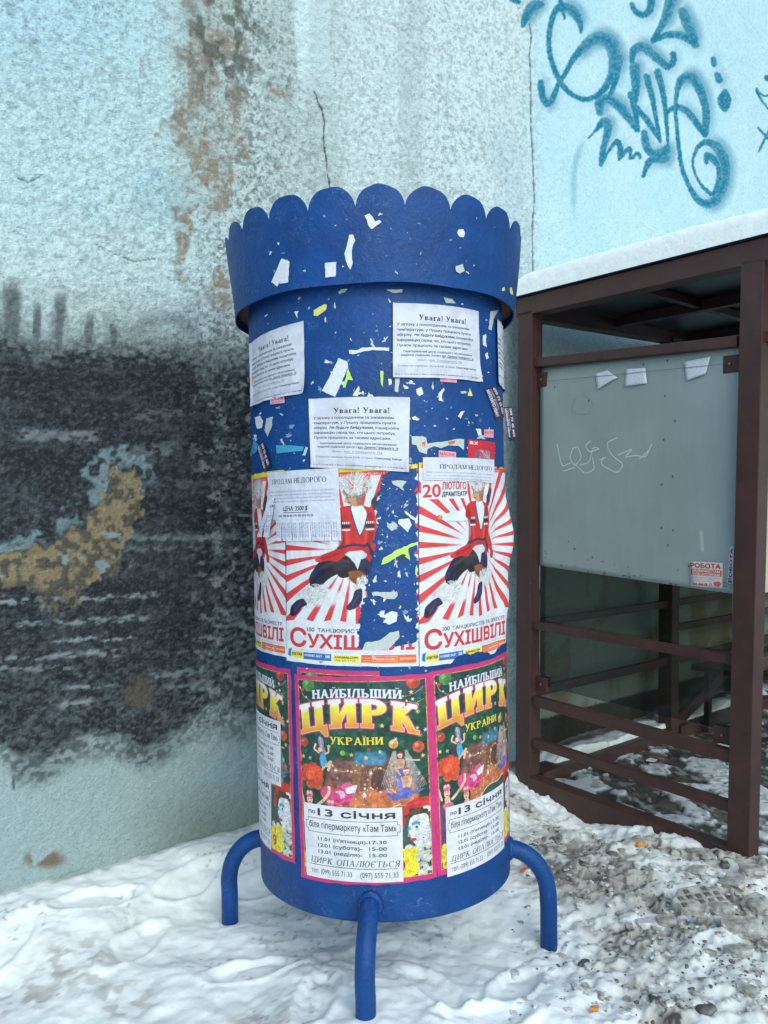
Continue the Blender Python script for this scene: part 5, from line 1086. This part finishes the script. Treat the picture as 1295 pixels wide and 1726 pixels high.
for P, m, fn, lb in (
    ([(610, 158), (632, 150), (645, 165), (652, 182), (672, 178), (680, 184), (655, 205), (640, 217), (625, 200), (632, 188), (620, 176)], M_WH, CP_, None),
    ([(545, 240), (562, 238), (570, 262), (556, 300), (556, 330), (560, 360), (550, 385), (540, 370), (530, 345), (526, 318), (536, 290), (540, 262)], M_WH, CP_, None),
    ([(262, 338), (295, 350), (290, 438), (255, 445), (262, 410), (245, 455), (220, 438)], M_WH, CP_, 'folded white slip on the left of the crown'),
    ([(445, 357), (492, 352), (488, 413), (445, 417)], M_WH, CP_, 'square white slip low on the crown'),
    ([(1003, 216), (1022, 214), (1030, 232), (1024, 250), (1006, 246), (998, 230)], M_WH, CP_, None), ([(990, 370), (1020, 362), (1028, 390), (1008, 402), (992, 392)], M_GL, CP_, None),
    ([(1216, 462), (1226, 458), (1232, 490), (1220, 488)], M_YE, CP_, None), ([(1186, 462), (1196, 458), (1196, 472), (1186, 474)], M_YE, CP_, None), ([(244, 270), (256, 272), (250, 282)], M_WH, CP_, None),
    ([(500, 480), (512, 466), (540, 466), (530, 478), (504, 488)], M_GL, SP, None), ([(698, 470), (768, 468), (766, 480), (730, 482)], M_GL, SP, None),
    ([(398, 556), (440, 530), (452, 532), (450, 552), (412, 580), (398, 578)], M_YE, SP, 'yellow torn strip near the top of the drum'),
    ([(545, 722), (580, 724), (600, 712), (650, 710), (712, 712), (712, 726), (650, 722), (606, 728), (570, 740), (546, 738)], M_WH, SP, None),
    ([(503, 757), (538, 772), (540, 796), (487, 920), (432, 894)], M_WH, SP, 'blank white slip stuck on aslant'), ([(540, 795), (552, 830), (561, 850), (540, 846), (528, 880), (520, 870), (532, 838)], M_GR, SP, None),
    ([(314, 560), (336, 560), (328, 572), (330, 590), (322, 574)], M_WH, SP, None), ([(150, 1005), (172, 998), (184, 1020), (180, 1050), (160, 1052)], M_WH, SP, None), ([(200, 1010), (225, 1000), (222, 1040), (205, 1085), (192, 1060)], M_GL, SP, None),
    ([(240, 1122), (300, 1122), (358, 1128), (350, 1146), (300, 1150), (242, 1156)], M_TQ, SP, 'strip of turquoise tape left of the centre notice'), ([(350, 1164), (362, 1128), (374, 1130), (362, 1166)], M_GL, SP, None),
    ([(826, 888), (846, 878), (856, 906), (838, 916), (828, 904)], M_WH, SP, None), ([(920, 934), (918, 905), (940, 882), (944, 888), (932, 910), (934, 930), (942, 938)], M_WH, SP, None), ([(1040, 915), (1050, 882), (1060, 914)], M_YE, SP, None),
    ([(805, 1085), (852, 1084), (868, 1090), (872, 1116), (902, 1110), (960, 1104), (1000, 1094), (1026, 1096), (1024, 1142), (1006, 1126), (960, 1122), (930, 1134), (900, 1126), (872, 1140), (870, 1160), (838, 1150), (826, 1120), (808, 1118)], M_GL, SP, 'ragged grey strip of old paper right of the centre notice'),
    ([(838, 1112), (866, 1106), (862, 1124), (842, 1128)], M_RD, SP, None), ([(958, 1106), (990, 1102), (986, 1116), (962, 1118)], M_RD, SP, None),
    ([(1104, 660), (1118, 656), (1116, 690), (1120, 712), (1104, 700)], M_WH, SP, None), ([(1114, 740), (1124, 730), (1128, 756), (1118, 762)], M_WH, SP, None), ([(1000, 1000), (1012, 980), (1028, 978), (1010, 1010)], M_WH, SP, None),
    ([(806, 1006), (822, 1000), (840, 1012), (832, 1020), (812, 1014)], M_WH, SP, None), ([(736, 842), (756, 842), (750, 900), (736, 896)], M_GL, SP, None), ([(708, 842), (722, 844), (724, 866), (712, 870)], M_WH, SP, None), ([(560, 912), (584, 872), (590, 880), (580, 916)], M_WH, SP, None),
    ([(676, 810), (688, 812), (686, 880), (678, 862)], M_GR, SP, None), ([(1074, 1052), (1096, 1054), (1100, 1080), (1086, 1082)], M_WH, SP, None), ([(1136, 560), (1170, 555), (1150, 590), (1140, 640), (1128, 636)], M_GL, SP, None), ([(940, 500), (975, 508), (990, 526), (950, 526)], M_GL, SP, None)):
    scrap(P, m, fn, label=lb, crop=c1, rag=.5 if m is not M_TQ else .2)
c2 = (410, 780, 2.755)
for P, m, lb in (([(640, 474), (652, 440), (690, 420), (704, 408), (770, 382), (808, 366), (808, 378), (766, 396), (774, 450), (756, 440), (740, 424), (704, 444), (660, 470)], M_GR, 'lime-green torn paper on the bare strip of the torn poster'),
                 ([(726, 448), (744, 424), (756, 430), (736, 452)], M_DK, None), ([(722, 262), (772, 258), (782, 290), (764, 322), (740, 300), (720, 286)], M_WH, None), ([(664, 274), (680, 282), (700, 278), (716, 306), (690, 316), (672, 300)], M_GL, None),
                 ([(750, 222), (806, 262), (804, 274), (752, 236)], M_WH, None), ([(600, 600), (650, 600), (716, 600), (718, 618), (700, 632), (660, 632), (640, 620), (600, 616)], M_GL, None), ([(620, 700), (660, 704), (690, 688), (716, 694), (712, 736), (680, 750), (650, 742), (664, 722), (640, 716)], M_WH, None),
                 ([(556, 866), (570, 832), (600, 830), (640, 822), (680, 790), (724, 780), (726, 808), (700, 840), (672, 868), (600, 872)], M_GL, 'crumpled grey shreds at the foot of the torn strip'),
                 ([(690, 84), (720, 80), (760, 88), (740, 112), (748, 130), (722, 112), (696, 100)], M_GL, None), ([(600, 548), (620, 520), (618, 552), (604, 560)], M_WH, None), ([(800, 486), (808, 470), (808, 530), (798, 520)], M_GR, None), ([(716, 506), (728, 500), (732, 532), (718, 528)], M_WH, None)):
    scrap(P, m, SP, .0014, label=lb, crop=c2, rag=.7)
scrap([(430, 742), (440, 752), (432, 764), (424, 770), (418, 764)], M_TQ, SP, .004); scrap([(424, 640), (428, 634), (427, 668), (423, 662)], M_RD, SP, .004)
def many_scraps(seed, mat_, kk):
    bm = bmesh.new(); R = random.Random(seed)
    zones = [(430, 830, 500, 790, 150), (625, 702, 810, 1090, 55), (400, 860, 360, 465, 22), (640, 730, 1092, 1132, 14), (495, 640, 1092, 1128, 8)]
    for (x0, x1, y0, y1, n) in zones:
        for _ in range(int(n * kk)):
            x, y = R.uniform(x0, x1), R.uniform(y0, y1); fn = CP_ if y1 == 465 else SP
            s_ = R.choice([.5, .6, .7, .9, 1.2, 1.8, 2.8]) * (.9 if y < 640 else 1.2); el = R.uniform(1, 2.6); a = R.uniform(0, 3.14); k_ = R.randint(10, 16); P = []
            for i in range(k_):
                t = 2 * math.pi * i / k_; r = s_ * R.choice([.35, .6, .9, 1.1, 1.5]); u, v_ = r * math.cos(t), r * math.sin(t) * el; P.append((x + u * math.cos(a) - v_ * math.sin(a), y + u * math.sin(a) + v_ * math.cos(a)))
            vs = [bm.verts.new(q_) for q_ in poly_verts(P, fn, .0012)]
            try: bm.faces.new(vs)
            except Exception: pass
    o = obj('paper_shreds', bm_mesh('paper_shreds', bm), mat_, colm); o['kind'] = 'stuff'
many_scraps(11, M_WH, .5); many_scraps(12, M_GL, .5); many_scraps(13, flat_mat('pale_blue_glue', C(110, 136, 176)), .5)
# ================================================================== BUS SHELTER
BROWN = plain('brown_steel_paint', C(72, 44, 42), .55, 0, 16, .18, .0008)
def brown():
    m = NT('brown_steel'); co = m.tc(); f = m.noise(9, 5, .6, co); f2 = m.noise(120, 3, .6, co)
    c = m.ramp(f, [(.3, C(56, 35, 34)), (.7, C(74, 44, 40))]); c = m.mixc(m.ramp(f2, [(.72, 0.0), (.75, .7)]), c, C(150, 140, 140)); m.l(c, m.b.inputs['Base Color'])
    m.l(m.bump(f2, .3, .0006), m.b.inputs['Normal']); setp(m.b, Roughness=.5); return m.m
BROWN = brown()
DARK = plain('dark_roof_sheet', C(40, 48, 56), .35, 0, 6, .2, .001)
shel = empty('bus_shelter', K(0, 0, 0), label='brown steel bus shelter with a grey board in its end frame, standing beside the column', cat='bus shelter')
KO = K(0, 0, 0)
def bar(name, t0, t1, s0, s1, zf, m=None, bev=.004, par=None, lean=None, label=None):
    """box in shelter axes; zf: (z_lo, z_hi) or 4 values (lo at start, hi at start, lo at end, hi at end) running along the longer side"""
    bm = bmesh.new(); zf = zf if len(zf) == 4 else (zf[0], zf[1], zf[0], zf[1]); alt = abs(t1 - t0) > abs(s1 - s0)
    def q(t, s, hi):
        f = ((t - t0) / (t1 - t0)) if alt else ((s - s0) / (s1 - s0)); z = (zf[1] if hi else zf[0]) * (1 - f) + (zf[3] if hi else zf[2]) * f
        tt = t + (lean or 0) * z; return K(tt, s, z) - KO
    box_v(bm, [q(t0, s0, 0), q(t1, s0, 0), q(t1, s1, 0), q(t0, s1, 0), q(t0, s0, 1), q(t1, s0, 1), q(t1, s1, 1), q(t0, s1, 1)])
    return obj(name, bm_mesh(name, bm, bev), m or BROWN, shel if par is None else par, label=label)
SL = 3.3; RT = 1.225
LN = .018
for (t0, s0, ln) in ((0, 0, .004), (RT, 0, LN), (0, 1.42, .0), (0, SL, 0), (RT, SL, LN)):
    bar('post', t0, t0 + .1, s0, s0 + .09, (-.15, 2.62 if s0 == 0 else 2.66), lean=ln)
bar('top_beam', -.01, 2.6, .0, .09, (2.60, 2.70)); bar('top_beam', .09 - .09, .08, .095, SL, (2.585, 2.69, 2.68, 2.70)); bar('top_beam', RT + .02, RT + .12, .095, SL, (2.60, 2.69)); bar('top_beam', 0, 2.6, SL, SL + .09, (2.60, 2.70)); bar('top_beam', 2.5, 2.6, .095, SL, (2.60, 2.69))
def erail(name, zl, zr, h, s0=.02, d=.045, s=0): return bar(name, .1, RT + .02, s + s0, s + s0 + d, (zl, zl + h, zr, zr + h))
for s in (0, SL): erail('rail', 2.315, 2.262, .048, s=s); erail('rail', .885, .868, .042, s=s); erail('rail', .462, .432, .056, s=s); erail('rail', .236, .212, .046, s=s)
bar('base_beam', .1, 1.23, -.012, .075, (-.15, .078, -.15, .06)); bar('base_beam', -.02, .12, .09, 1.42, (-.12, .080)); bar('base_beam', -.02, .12, 1.51, SL, (-.12, .085))
for a, b in ((.09, 1.42), (1.51, SL)):
    bar('rail', .03, .07, a, b, (.882, .925)); bar('rail', .03, .07, a, b, (.495, .545)); 
bar('rail', .03, .07, 1.51, SL, (.71, .755))
for z in (.85, 2.25): bar('rail', RT + .05, RT + .09, .09, SL, (z, z + .05))
bar('rail', 1.33, 2.5, .03, .07, (2.262, 2.31))
bar('infill_panel', RT + .07 , RT + .085, .10, 1.2, (2.31, 2.595), C and plain('dark_brown_sheet', C(58, 44, 42), .5))
for (t0, t1, z) in ((.1, .172, 2.205), (.1, .178, .545), (1.168, RT + .03, 2.155), (1.135, RT + .012, .50)): bar('bracket', t0, t1, .048, .085, (z, z + .078), bev=.003)
for t, z in ((.136, 2.244), (.139, .584), (1.20, 2.194), (1.175, .539)):
    c0 = K(t, .046, z) - KO; obj('bolt', tube('bolt', [c0, c0 - KU * .004, c0 - KU * .006], [.007, .007, .003], 8), plain('bolt_steel', C(120, 120, 118), .35, .8, 30, .1, 0) if z == 2.244 else bpy.data.materials['bolt_steel'], shel)
# diagonal brace in bay two
bm = bmesh.new(); a0, a1 = (1.50, .03), (2.55, .44); h_ = .085
box_v(bm, [K(.03, a0[0], a0[1]) - KO, K(.07, a0[0], a0[1]) - KO, K(.07, a1[0], a1[1]) - KO, K(.03, a1[0], a1[1]) - KO, K(.03, a0[0], a0[1] + h_) - KO, K(.07, a0[0], a0[1] + h_) - KO, K(.07, a1[0], a1[1] + h_) - KO, K(.03, a1[0], a1[1] + h_) - KO])
obj('brace', bm_mesh('brace', bm, .003), BROWN, shel)
# glass hung in the end frame (tinted), a second pane in the back frame
def glass():
    m = NT('tinted_glass'); t = m.t; t.nodes.remove(m.b)
    tr = m.n('ShaderNodeBsdfTransparent'); tr.inputs[0].default_value = (.62, .645, .615, 1); gl = m.n('ShaderNodeBsdfGlossy'); gl.inputs['Roughness'].default_value = .03; gl.inputs[0].default_value = (.8, .85, .86, 1)
    fr = m.n('ShaderNodeFresnel', i_IOR=1.35); mx = m.n('ShaderNodeMixShader'); m.l(fr.outputs[0], mx.inputs[0]); m.l(tr.outputs[0], mx.inputs[1]); m.l(gl.outputs[0], mx.inputs[2]); m.l(mx.outputs[0], m.out.inputs[0]); return m.m
GL = glass()
bar('glass_pane', .115, 1.21, .064, .069, (.575, 2.22, .555, 2.18), GL, 0)
bar('glass_pane', .046, .051, .16, 1.36, (.56, 2.3), GL, 0) if False else None
# grey board behind the glass
im_b = art_board().image('board_print')
def board_mat():
    m = NT('grey_sheet_metal'); t = m.n('ShaderNodeTexImage', image=im_b, extension='EXTEND'); m.l(t.outputs[0], m.b.inputs['Base Color']); setp(m.b, Roughness=.42, Metallic=.0); m.b.inputs['Specular IOR Level'].default_value = .5
    m.l(m.bump(m.noise(8, 4, .6, m.tc()), .3, .004), m.b.inputs['Normal']); return m.m
BM = board_mat()
def board(t0, t1, s, zl, zr, m, name='notice_board', lab=None):
    nx, nz = 40, 40; P = np.empty((nz, nx, 3)); uv = np.empty((nz, nx, 2))
    for j in range(nz):
        for i in range(nx):
            f = i / (nx - 1); g = j / (nz - 1); t = t0 + (t1 - t0) * f; z = (zl[0] * (1 - f) + zr[0] * f) * (1 - g) + (zl[1] * (1 - f) + zr[1] * f) * g
            dz = .004 * math.sin(f * 3.1) * math.sin(g * 3.1) - (.012 * max(0, (g - .92) / .08))
            P[j, i] = K(t, s - dz, z) - KO; uv[j, i] = (f, g)
    o = obj(name, grid_mesh(name, P, None, True, uv), m, shel, label=lab); md = o.modifiers.new('thick', 'SOLIDIFY'); md.thickness = .004; md.offset = 1; return o
board(.125, 1.262, .056, (1.232, 2.318), (1.175, 2.275), BM, lab='grey sheet-metal board scratched with a faint tag')
bar('wire', .125, 1.20, .041, .0425, (2.232, 2.2335, 2.195, 2.1965), plain('wire', C(70, 74, 74), .4), 0)
BEI = plain('beige_board', C(182, 176, 160), .6, 0, 12, .08)
bar('side_board', RT + .066, RT + .072, .12, 1.5, (1.18, 2.235), BEI, 0)
# roof sheet, purlins, snow load
bar('roof_panel', -.07, 2.7, -.008, SL + .12, (2.704, 2.716), DARK, 0)
for s in (.8, 1.6, 2.4): bar('purlin', .09, 2.5, s, s + .05, (2.64, 2.700), bev=.003)
for t in (.6,): bar('purlin', t, t + .04, .1, SL, (2.655, 2.699), bev=.002)
def roof_snow():
    ts = np.concatenate([np.linspace(-.075, .2, 36), np.linspace(.21, 2.7, 200)]); ss = np.concatenate([np.linspace(-.024, .12, 26), np.linspace(.14, SL + .1, 90)])
    T, S = np.meshgrid(ts, ss); dt = np.minimum(T + .075, 2.7 - T); ds = np.minimum(S + .024, SL + .1 - S)
    ed = np.sqrt(np.clip(1 - (1 - np.clip(dt / .17, 0, 1)) ** 2, 0, 1)) * np.sqrt(np.clip(1 - (1 - np.clip(ds / .030, 0, 1)) ** 2, 0, 1))
    Z = 2.707 + .118 * ed + ed * ((fbm(T * 4, S * 4, 4, 4) - .5) * .02); Z[ed <= 0] = 2.707
    bulge = .010 * ed * (fbm(T * 14, S * 3 + 5, 9, 3)); nrm = np.where(ds < .05, 1, 0)
    # the outer face droops a little over the edge
    X = K0.x + KV.x * T + KU.x * S - KO.x; Y = K0.y + KV.y * T + KU.y * S - KO.y
    top = np.stack([X, Y, Z], -1); bot = np.stack([X, Y, np.full(X.shape, 2.7185)], -1)
    me = grid_mesh('roof_snow', top); m = NT('roof_snow_mat'); co = m.tc(); f = m.noise(14, 5, .6, co); m.l(m.ramp(f, [(.3, (.80, .82, .84, 1)), (.7, (.88, .90, .92, 1))]), m.b.inputs['Base Color']); setp(m.b, Roughness=.8); m.l(m.bump(f, .6, .014), m.b.inputs['Normal'])
    o = obj('roof_snow', me, m.m, None, label='thick white snow layer lying on the shelter roof', cat='snow'); o.location = KO
roof_snow()
# bench fixed inside
ben = empty('bench', K(.1, 1.62, 0), label='dark brown plank bench inside the shelter, behind the end glass', cat='bench')
WOOD = plain('dark_bench_wood', C(58, 40, 34), .6, 0, 6, .12, 0)
_o, KO = KO, K(.1, 1.62, 0)
for k in range(3): bar('seat_slat', .12 + k * .115, .12 + k * .115 + .10, 1.62, SL - .1, (.45, .485), WOOD, par=ben)
for s in (1.75, 2.9):
    for t in (.14, .40): bar('leg', t, t + .04, s, s + .04, (-.02, .448), WOOD, par=ben)
KO = _o
# papers and stickers on the end board
def kp(px, py, s=.05):
    r = ray(px, py); o = Vector((0, 0, EYE)); n = KU; k = (K(0, s, 0) - o).dot(n) / r.dot(n); return o + r * k
def card(name, P, m, label, cat, s=.045, bend=.004, n=8):
    c = [kp(*p, s) for p in P]; A = np.empty((n, n, 3)); uv = np.empty((n, n, 2))
    for j in range(n):
        for i in range(n):
            f, g = i / (n - 1), j / (n - 1); q = c[3] * (1 - f) * (1 - g) + c[2] * f * (1 - g) + c[1] * f * g + c[0] * (1 - f) * g
            A[j, i] = q - KU * (bend * math.sin(f * 3.1) * (1 - g)); uv[j, i] = (f, g)
    o = obj(name, grid_mesh(name, A, None, True, uv), m, None, label=label, cat=cat); md = o.modifiers.new('thick', 'SOLIDIFY'); md.thickness = .0006; return o
M_CARD = flat_mat('card_white', C(196, 202, 212))
card('paper_scrap', [(1004, 630), (1024, 624), (1041, 636), (1007, 657)], M_CARD, 'torn white paper at the top left of the grey board, leftmost of three', 'paper')
card('paper_scrap', [(1055, 622), (1088, 620), (1091, 646), (1053, 652)], M_CARD, 'torn white paper at the top of the grey board, middle of three', 'paper')
card('paper_scrap', [(1153, 610), (1198, 601), (1190, 630), (1157, 642)], M_CARD, 'torn white paper at the top right of the grey board, largest of three', 'paper')
card('sticker', [(1162, 946), (1219, 949), (1218, 992), (1165, 988)], print_mat('job_print', art_job().image('job_print')), 'red and white job sticker at the bottom right of the grey board', 'sticker')
card('sticker', [(1226, 983), (1231, 920), (1238, 921), (1236, 985)], print_mat('job2_print', art_job2().image('job2_print')), 'narrow white sticker with purple vertical letters beside the right post', 'sticker')

# ------------------------------------------------------------------ ice chunks, litter
def chunk_mat(name, a, b):
    m = NT(name); co = m.tc(); f = m.noise(28, 6, .7, co); m.l(m.ramp(f, [(.35, a), (.62, b)]), m.b.inputs['Base Color']); setp(m.b, Roughness=.7); m.l(m.bump(f, .6, .006), m.b.inputs['Normal']); return m.m
CH = [chunk_mat('dirty_ice', (.16, .145, .125, 1), (.52, .50, .47, 1)), chunk_mat('dark_ice', (.03, .028, .028, 1), (.22, .20, .18, 1)), chunk_mat('pale_ice', (.34, .32, .29, 1), (.72, .73, .75, 1))]
def chunk_bm(bm, x, y, z, r, R, flat=.6, el=1.0):
    a = R.uniform(0, 6.28); b = bmesh.new(); bmesh.ops.create_icosphere(b, subdivisions=2 if r > .02 else 1, radius=1)
    ph = [R.uniform(0, 9) for _ in range(6)]; vs = []
    ca, sa = math.cos(a), math.sin(a)
    for v_ in b.verts:
        c_ = v_.co; k = 1 + .30 * math.sin(c_.x * 2.3 + ph[0]) * math.cos(c_.y * 2.7 + ph[1]) + .14 * math.sin(c_.z * 5 + ph[2] + c_.x * 4)
        p = Vector((max(-.8, min(.8, c_.x * k)) * el, max(-.75, min(.75, c_.y * k)), max(-.6, min(.55, c_.z * k)) * flat)) * r
        vs.append(bm.verts.new((x + p.x * ca - p.y * sa, y + p.x * sa + p.y * ca, z + p.z)))
    for f in b.faces: bm.faces.new([vs[q.index] for q in f.verts])
    b.free()
R = random.Random(21)
ICE = {935: 'dark ice lump in the debris just right of the column', 960: 'pale rounded snow lump with dirty top, nearest the shelter base beam', 1185: 'long brown-grey ice lump at the foot of the right shelter post', 1235: 'large dirty lump of ice behind the tread-stamped slab', 1100: 'flat pale ice lump left of the tread-stamped slab', 1250: 'large grey lump of ice in front right of the tread-stamped slab', 1275: 'dirty ice lump at the right edge of the picture', 984: 'small dark lump in the snow right of the front leg', 1190: 'dark pebble-like lump at the bottom right edge', 1262: 'grey lump in the lower right corner of the heap'}
for (px, py, r, mi, n_) in ((935, 1392, .030, 1, 0), (960, 1385, .050, 2, 0), (1185, 1433, .055, 0, 0), (1175, 1485, .035, 0, 0), (1235, 1500, .060, 0, 1), (1100, 1555, .060, 2, 1), (1125, 1560, .035, 0, 0), (1268, 1475, .045, 0, 0), (1250, 1585, .065, 0, 1), (1215, 1555, .045, 0, 0), (1245, 1620, .040, 0, 0), (1275, 1540, .055, 0, 1), (984, 1616, .022, 1, 0), (1190, 1709, .028, 1, 0), (1032, 1435, .022, 1, 0), (985, 1460, .022, 1, 0), (1103, 1697, .020, 1, 0), (1222, 1455, .025, 1, 0), (1262, 1690, .035, 0, 0), (890, 1518, .012, 0, 0)):
    g = on_ground(px, py, .07); x, y = g.x, g.y; z = gz(x, y); bm = bmesh.new(); chunk_bm(bm, 0, 0, 0, r, R, .55, 1.3)
    o = obj('ice_chunk', bm_mesh('ice_chunk', bm, 0, r < .03), CH[mi], None, label=ICE.get(px, 'small dirty grey lump of ice in the trodden heap beside the shelter'), cat='ice chunk', group='dirty ice lumps in the heap'); o.location = (x, y, z + r * .12)
# lump-of-ice slab with tread pattern
g = on_ground(1178, 1532, .09); bm = bmesh.new(); S_ = Vector((g.x, g.y, gz(g.x, g.y) + .002)); PS = [(-.10, -.045), (-.02, -.075), (.09, -.055), (.11, .01), (.05, .07), (-.05, .065), (-.11, .01)]
lo = [bm.verts.new((x * 1.05, y * 1.05, -.03)) for x, y in PS]; hi = [bm.verts.new((x * .95, y * .95, .022 + .01 * y)) for x, y in PS]
bm.faces.new(hi); bm.faces.new(lo[::-1])
for i in range(7): bm.faces.new([lo[i], lo[(i + 1) % 7], hi[(i + 1) % 7], hi[i]])
sl = empty('ice_slab', S_, label='thick slab of packed snow stamped with a square tread pattern, front right', cat='ice slab'); sl.rotation_euler = (.12, -.05, .2)
obj('slab_body', bm_mesh('slab_body', bm, .010), CH[0], sl)
bt = bmesh.new()
for i in range(-2, 3):
    for j in range(-1, 2):
        if (abs(i) == 2 and j == 1) or (i == 0 and j == 1) or (i == -1 and j == -1): continue
        x, y = i * .036 + j * .006, j * .034; z = .0235 + .01 * y; s_ = .011
        box_v(bt, [(x - s_, y - s_, z - .004), (x + s_, y - s_, z - .004), (x + s_, y + s_, z - .004), (x - s_, y + s_, z - .004), (x - s_ * .8, y - s_ * .8, z + .003), (x + s_ * .8, y - s_ * .8, z + .003), (x + s_ * .8, y + s_ * .8, z + .003), (x - s_ * .8, y + s_ * .8, z + .003)])
tp = obj('tread_marks', bm_mesh('tread_marks', bt, .002), CH[1], sl); tp['kind'] = 'stuff'
# loose rubble: far too much to count
def rubble(name, n, mat, rr, seed, zone):
    R = random.Random(seed); bm = bmesh.new(); k = 0
    P = []
    while len(P) < n:
        px, py = R.uniform(860, 1295), R.uniform(1380, 1726)
        if py < 1330 + (px - 870) * .30 + 34 or R.random() > zone(px, py): continue
        g = on_ground(px, py, .06); P.append((g.x, g.y))
    Z = snow_z(np.array([p[0] for p in P]), np.array([p[1] for p in P]))
    for (x, y), z in zip(P, Z):
        r = rr * R.choice([.5, .6, .8, 1, 1.5]); chunk_bm(bm, x, y, z + r * .1, r, R, .7, R.uniform(1, 1.6))
    o = obj(name, bm_mesh(name, bm), mat, None, kind='stuff')
zz_ = lambda px, py: min(1, max(.05, (px - 900) / 250)) * (.5 + .5 * math.sin(px / 37) * math.cos(py / 29)) + (.9 if 890 < px < 1040 and 1385 < py < 1490 else 0)
rubble('slush_rubble', 260, CH[0], .011, 5, zz_); rubble('grit', 420, CH[1], .0055, 6, zz_); rubble('snow_crumbs', 260, CH[2], .010, 8, lambda a, b: .8)
def litter(name, px, py, P, h, m, label, cat, z=.06, inside=False):
    g = on_ground(px, py, z); zz = .035 if inside else gz(g.x, g.y) + .006; bm = bmesh.new()
    lo = [bm.verts.new((x, y, -.001)) for x, y in P]; hi = [bm.verts.new((x, y, .0012 + h * abs(math.sin(3 * x / .03)))) for x, y in P]; bm.faces.new(hi); bm.faces.new(lo[::-1]); n = len(P)
    for i in range(n): bm.faces.new([lo[i], lo[(i + 1) % n], hi[(i + 1) % n], hi[i]])
    o = obj(name, bm_mesh(name, bm), m, None, label=label, cat=cat); o.location = (g.x, g.y, zz); return o
M_OR = flat_mat('orange_peel', C(206, 130, 50)); 
litter('orange_peel', 1080, 1430, [(-.024, -.002), (-.014, -.012), (.0, -.015), (.016, -.012), (.024, .0), (.014, .004), (.0, -.002), (-.010, .006)], .016, M_OR, 'curl of orange peel on the snow heap by the shelter base', 'peel')
litter('orange_peel', 1002, 1714, [(-.014, -.006), (.01, -.008), (.014, .006), (-.008, .008)], .008, M_OR, 'small orange scrap at the bottom edge of the snow', 'peel')
litter('paper_scrap', 1101, 1283, [(-.045, -.012), (.0, -.03), (.03, .012), (-.01, .028)], .006, M_WH, 'folded white paper scrap on the dark floor inside the shelter', 'paper', .03, True)
litter('red_scrap', 884, 1472, [(-.020, -.012), (-.006, -.016), (.016, .014), (.006, .018)], .004, M_RD, 'bright red scrap in the snow beside the right leg', 'paper')
litter('wrapper', 1163, 1575, [(-.012, -.012), (-.002, -.004), (.008, -.014), (.012, .004), (.002, .014), (-.006, .006)], .008, flat_mat('blue_wrapper', C(150, 176, 196), .3), 'crumpled pale-blue wrapper between the tread prints', 'wrapper')
litter('cigarette_end', 1019, 1544, [(-.004, -.020), (.004, -.020), (.006, .020), (-.002, .020)], .004, M_WH, 'white cigarette end lying on grey snow right of the column', 'cigarette')
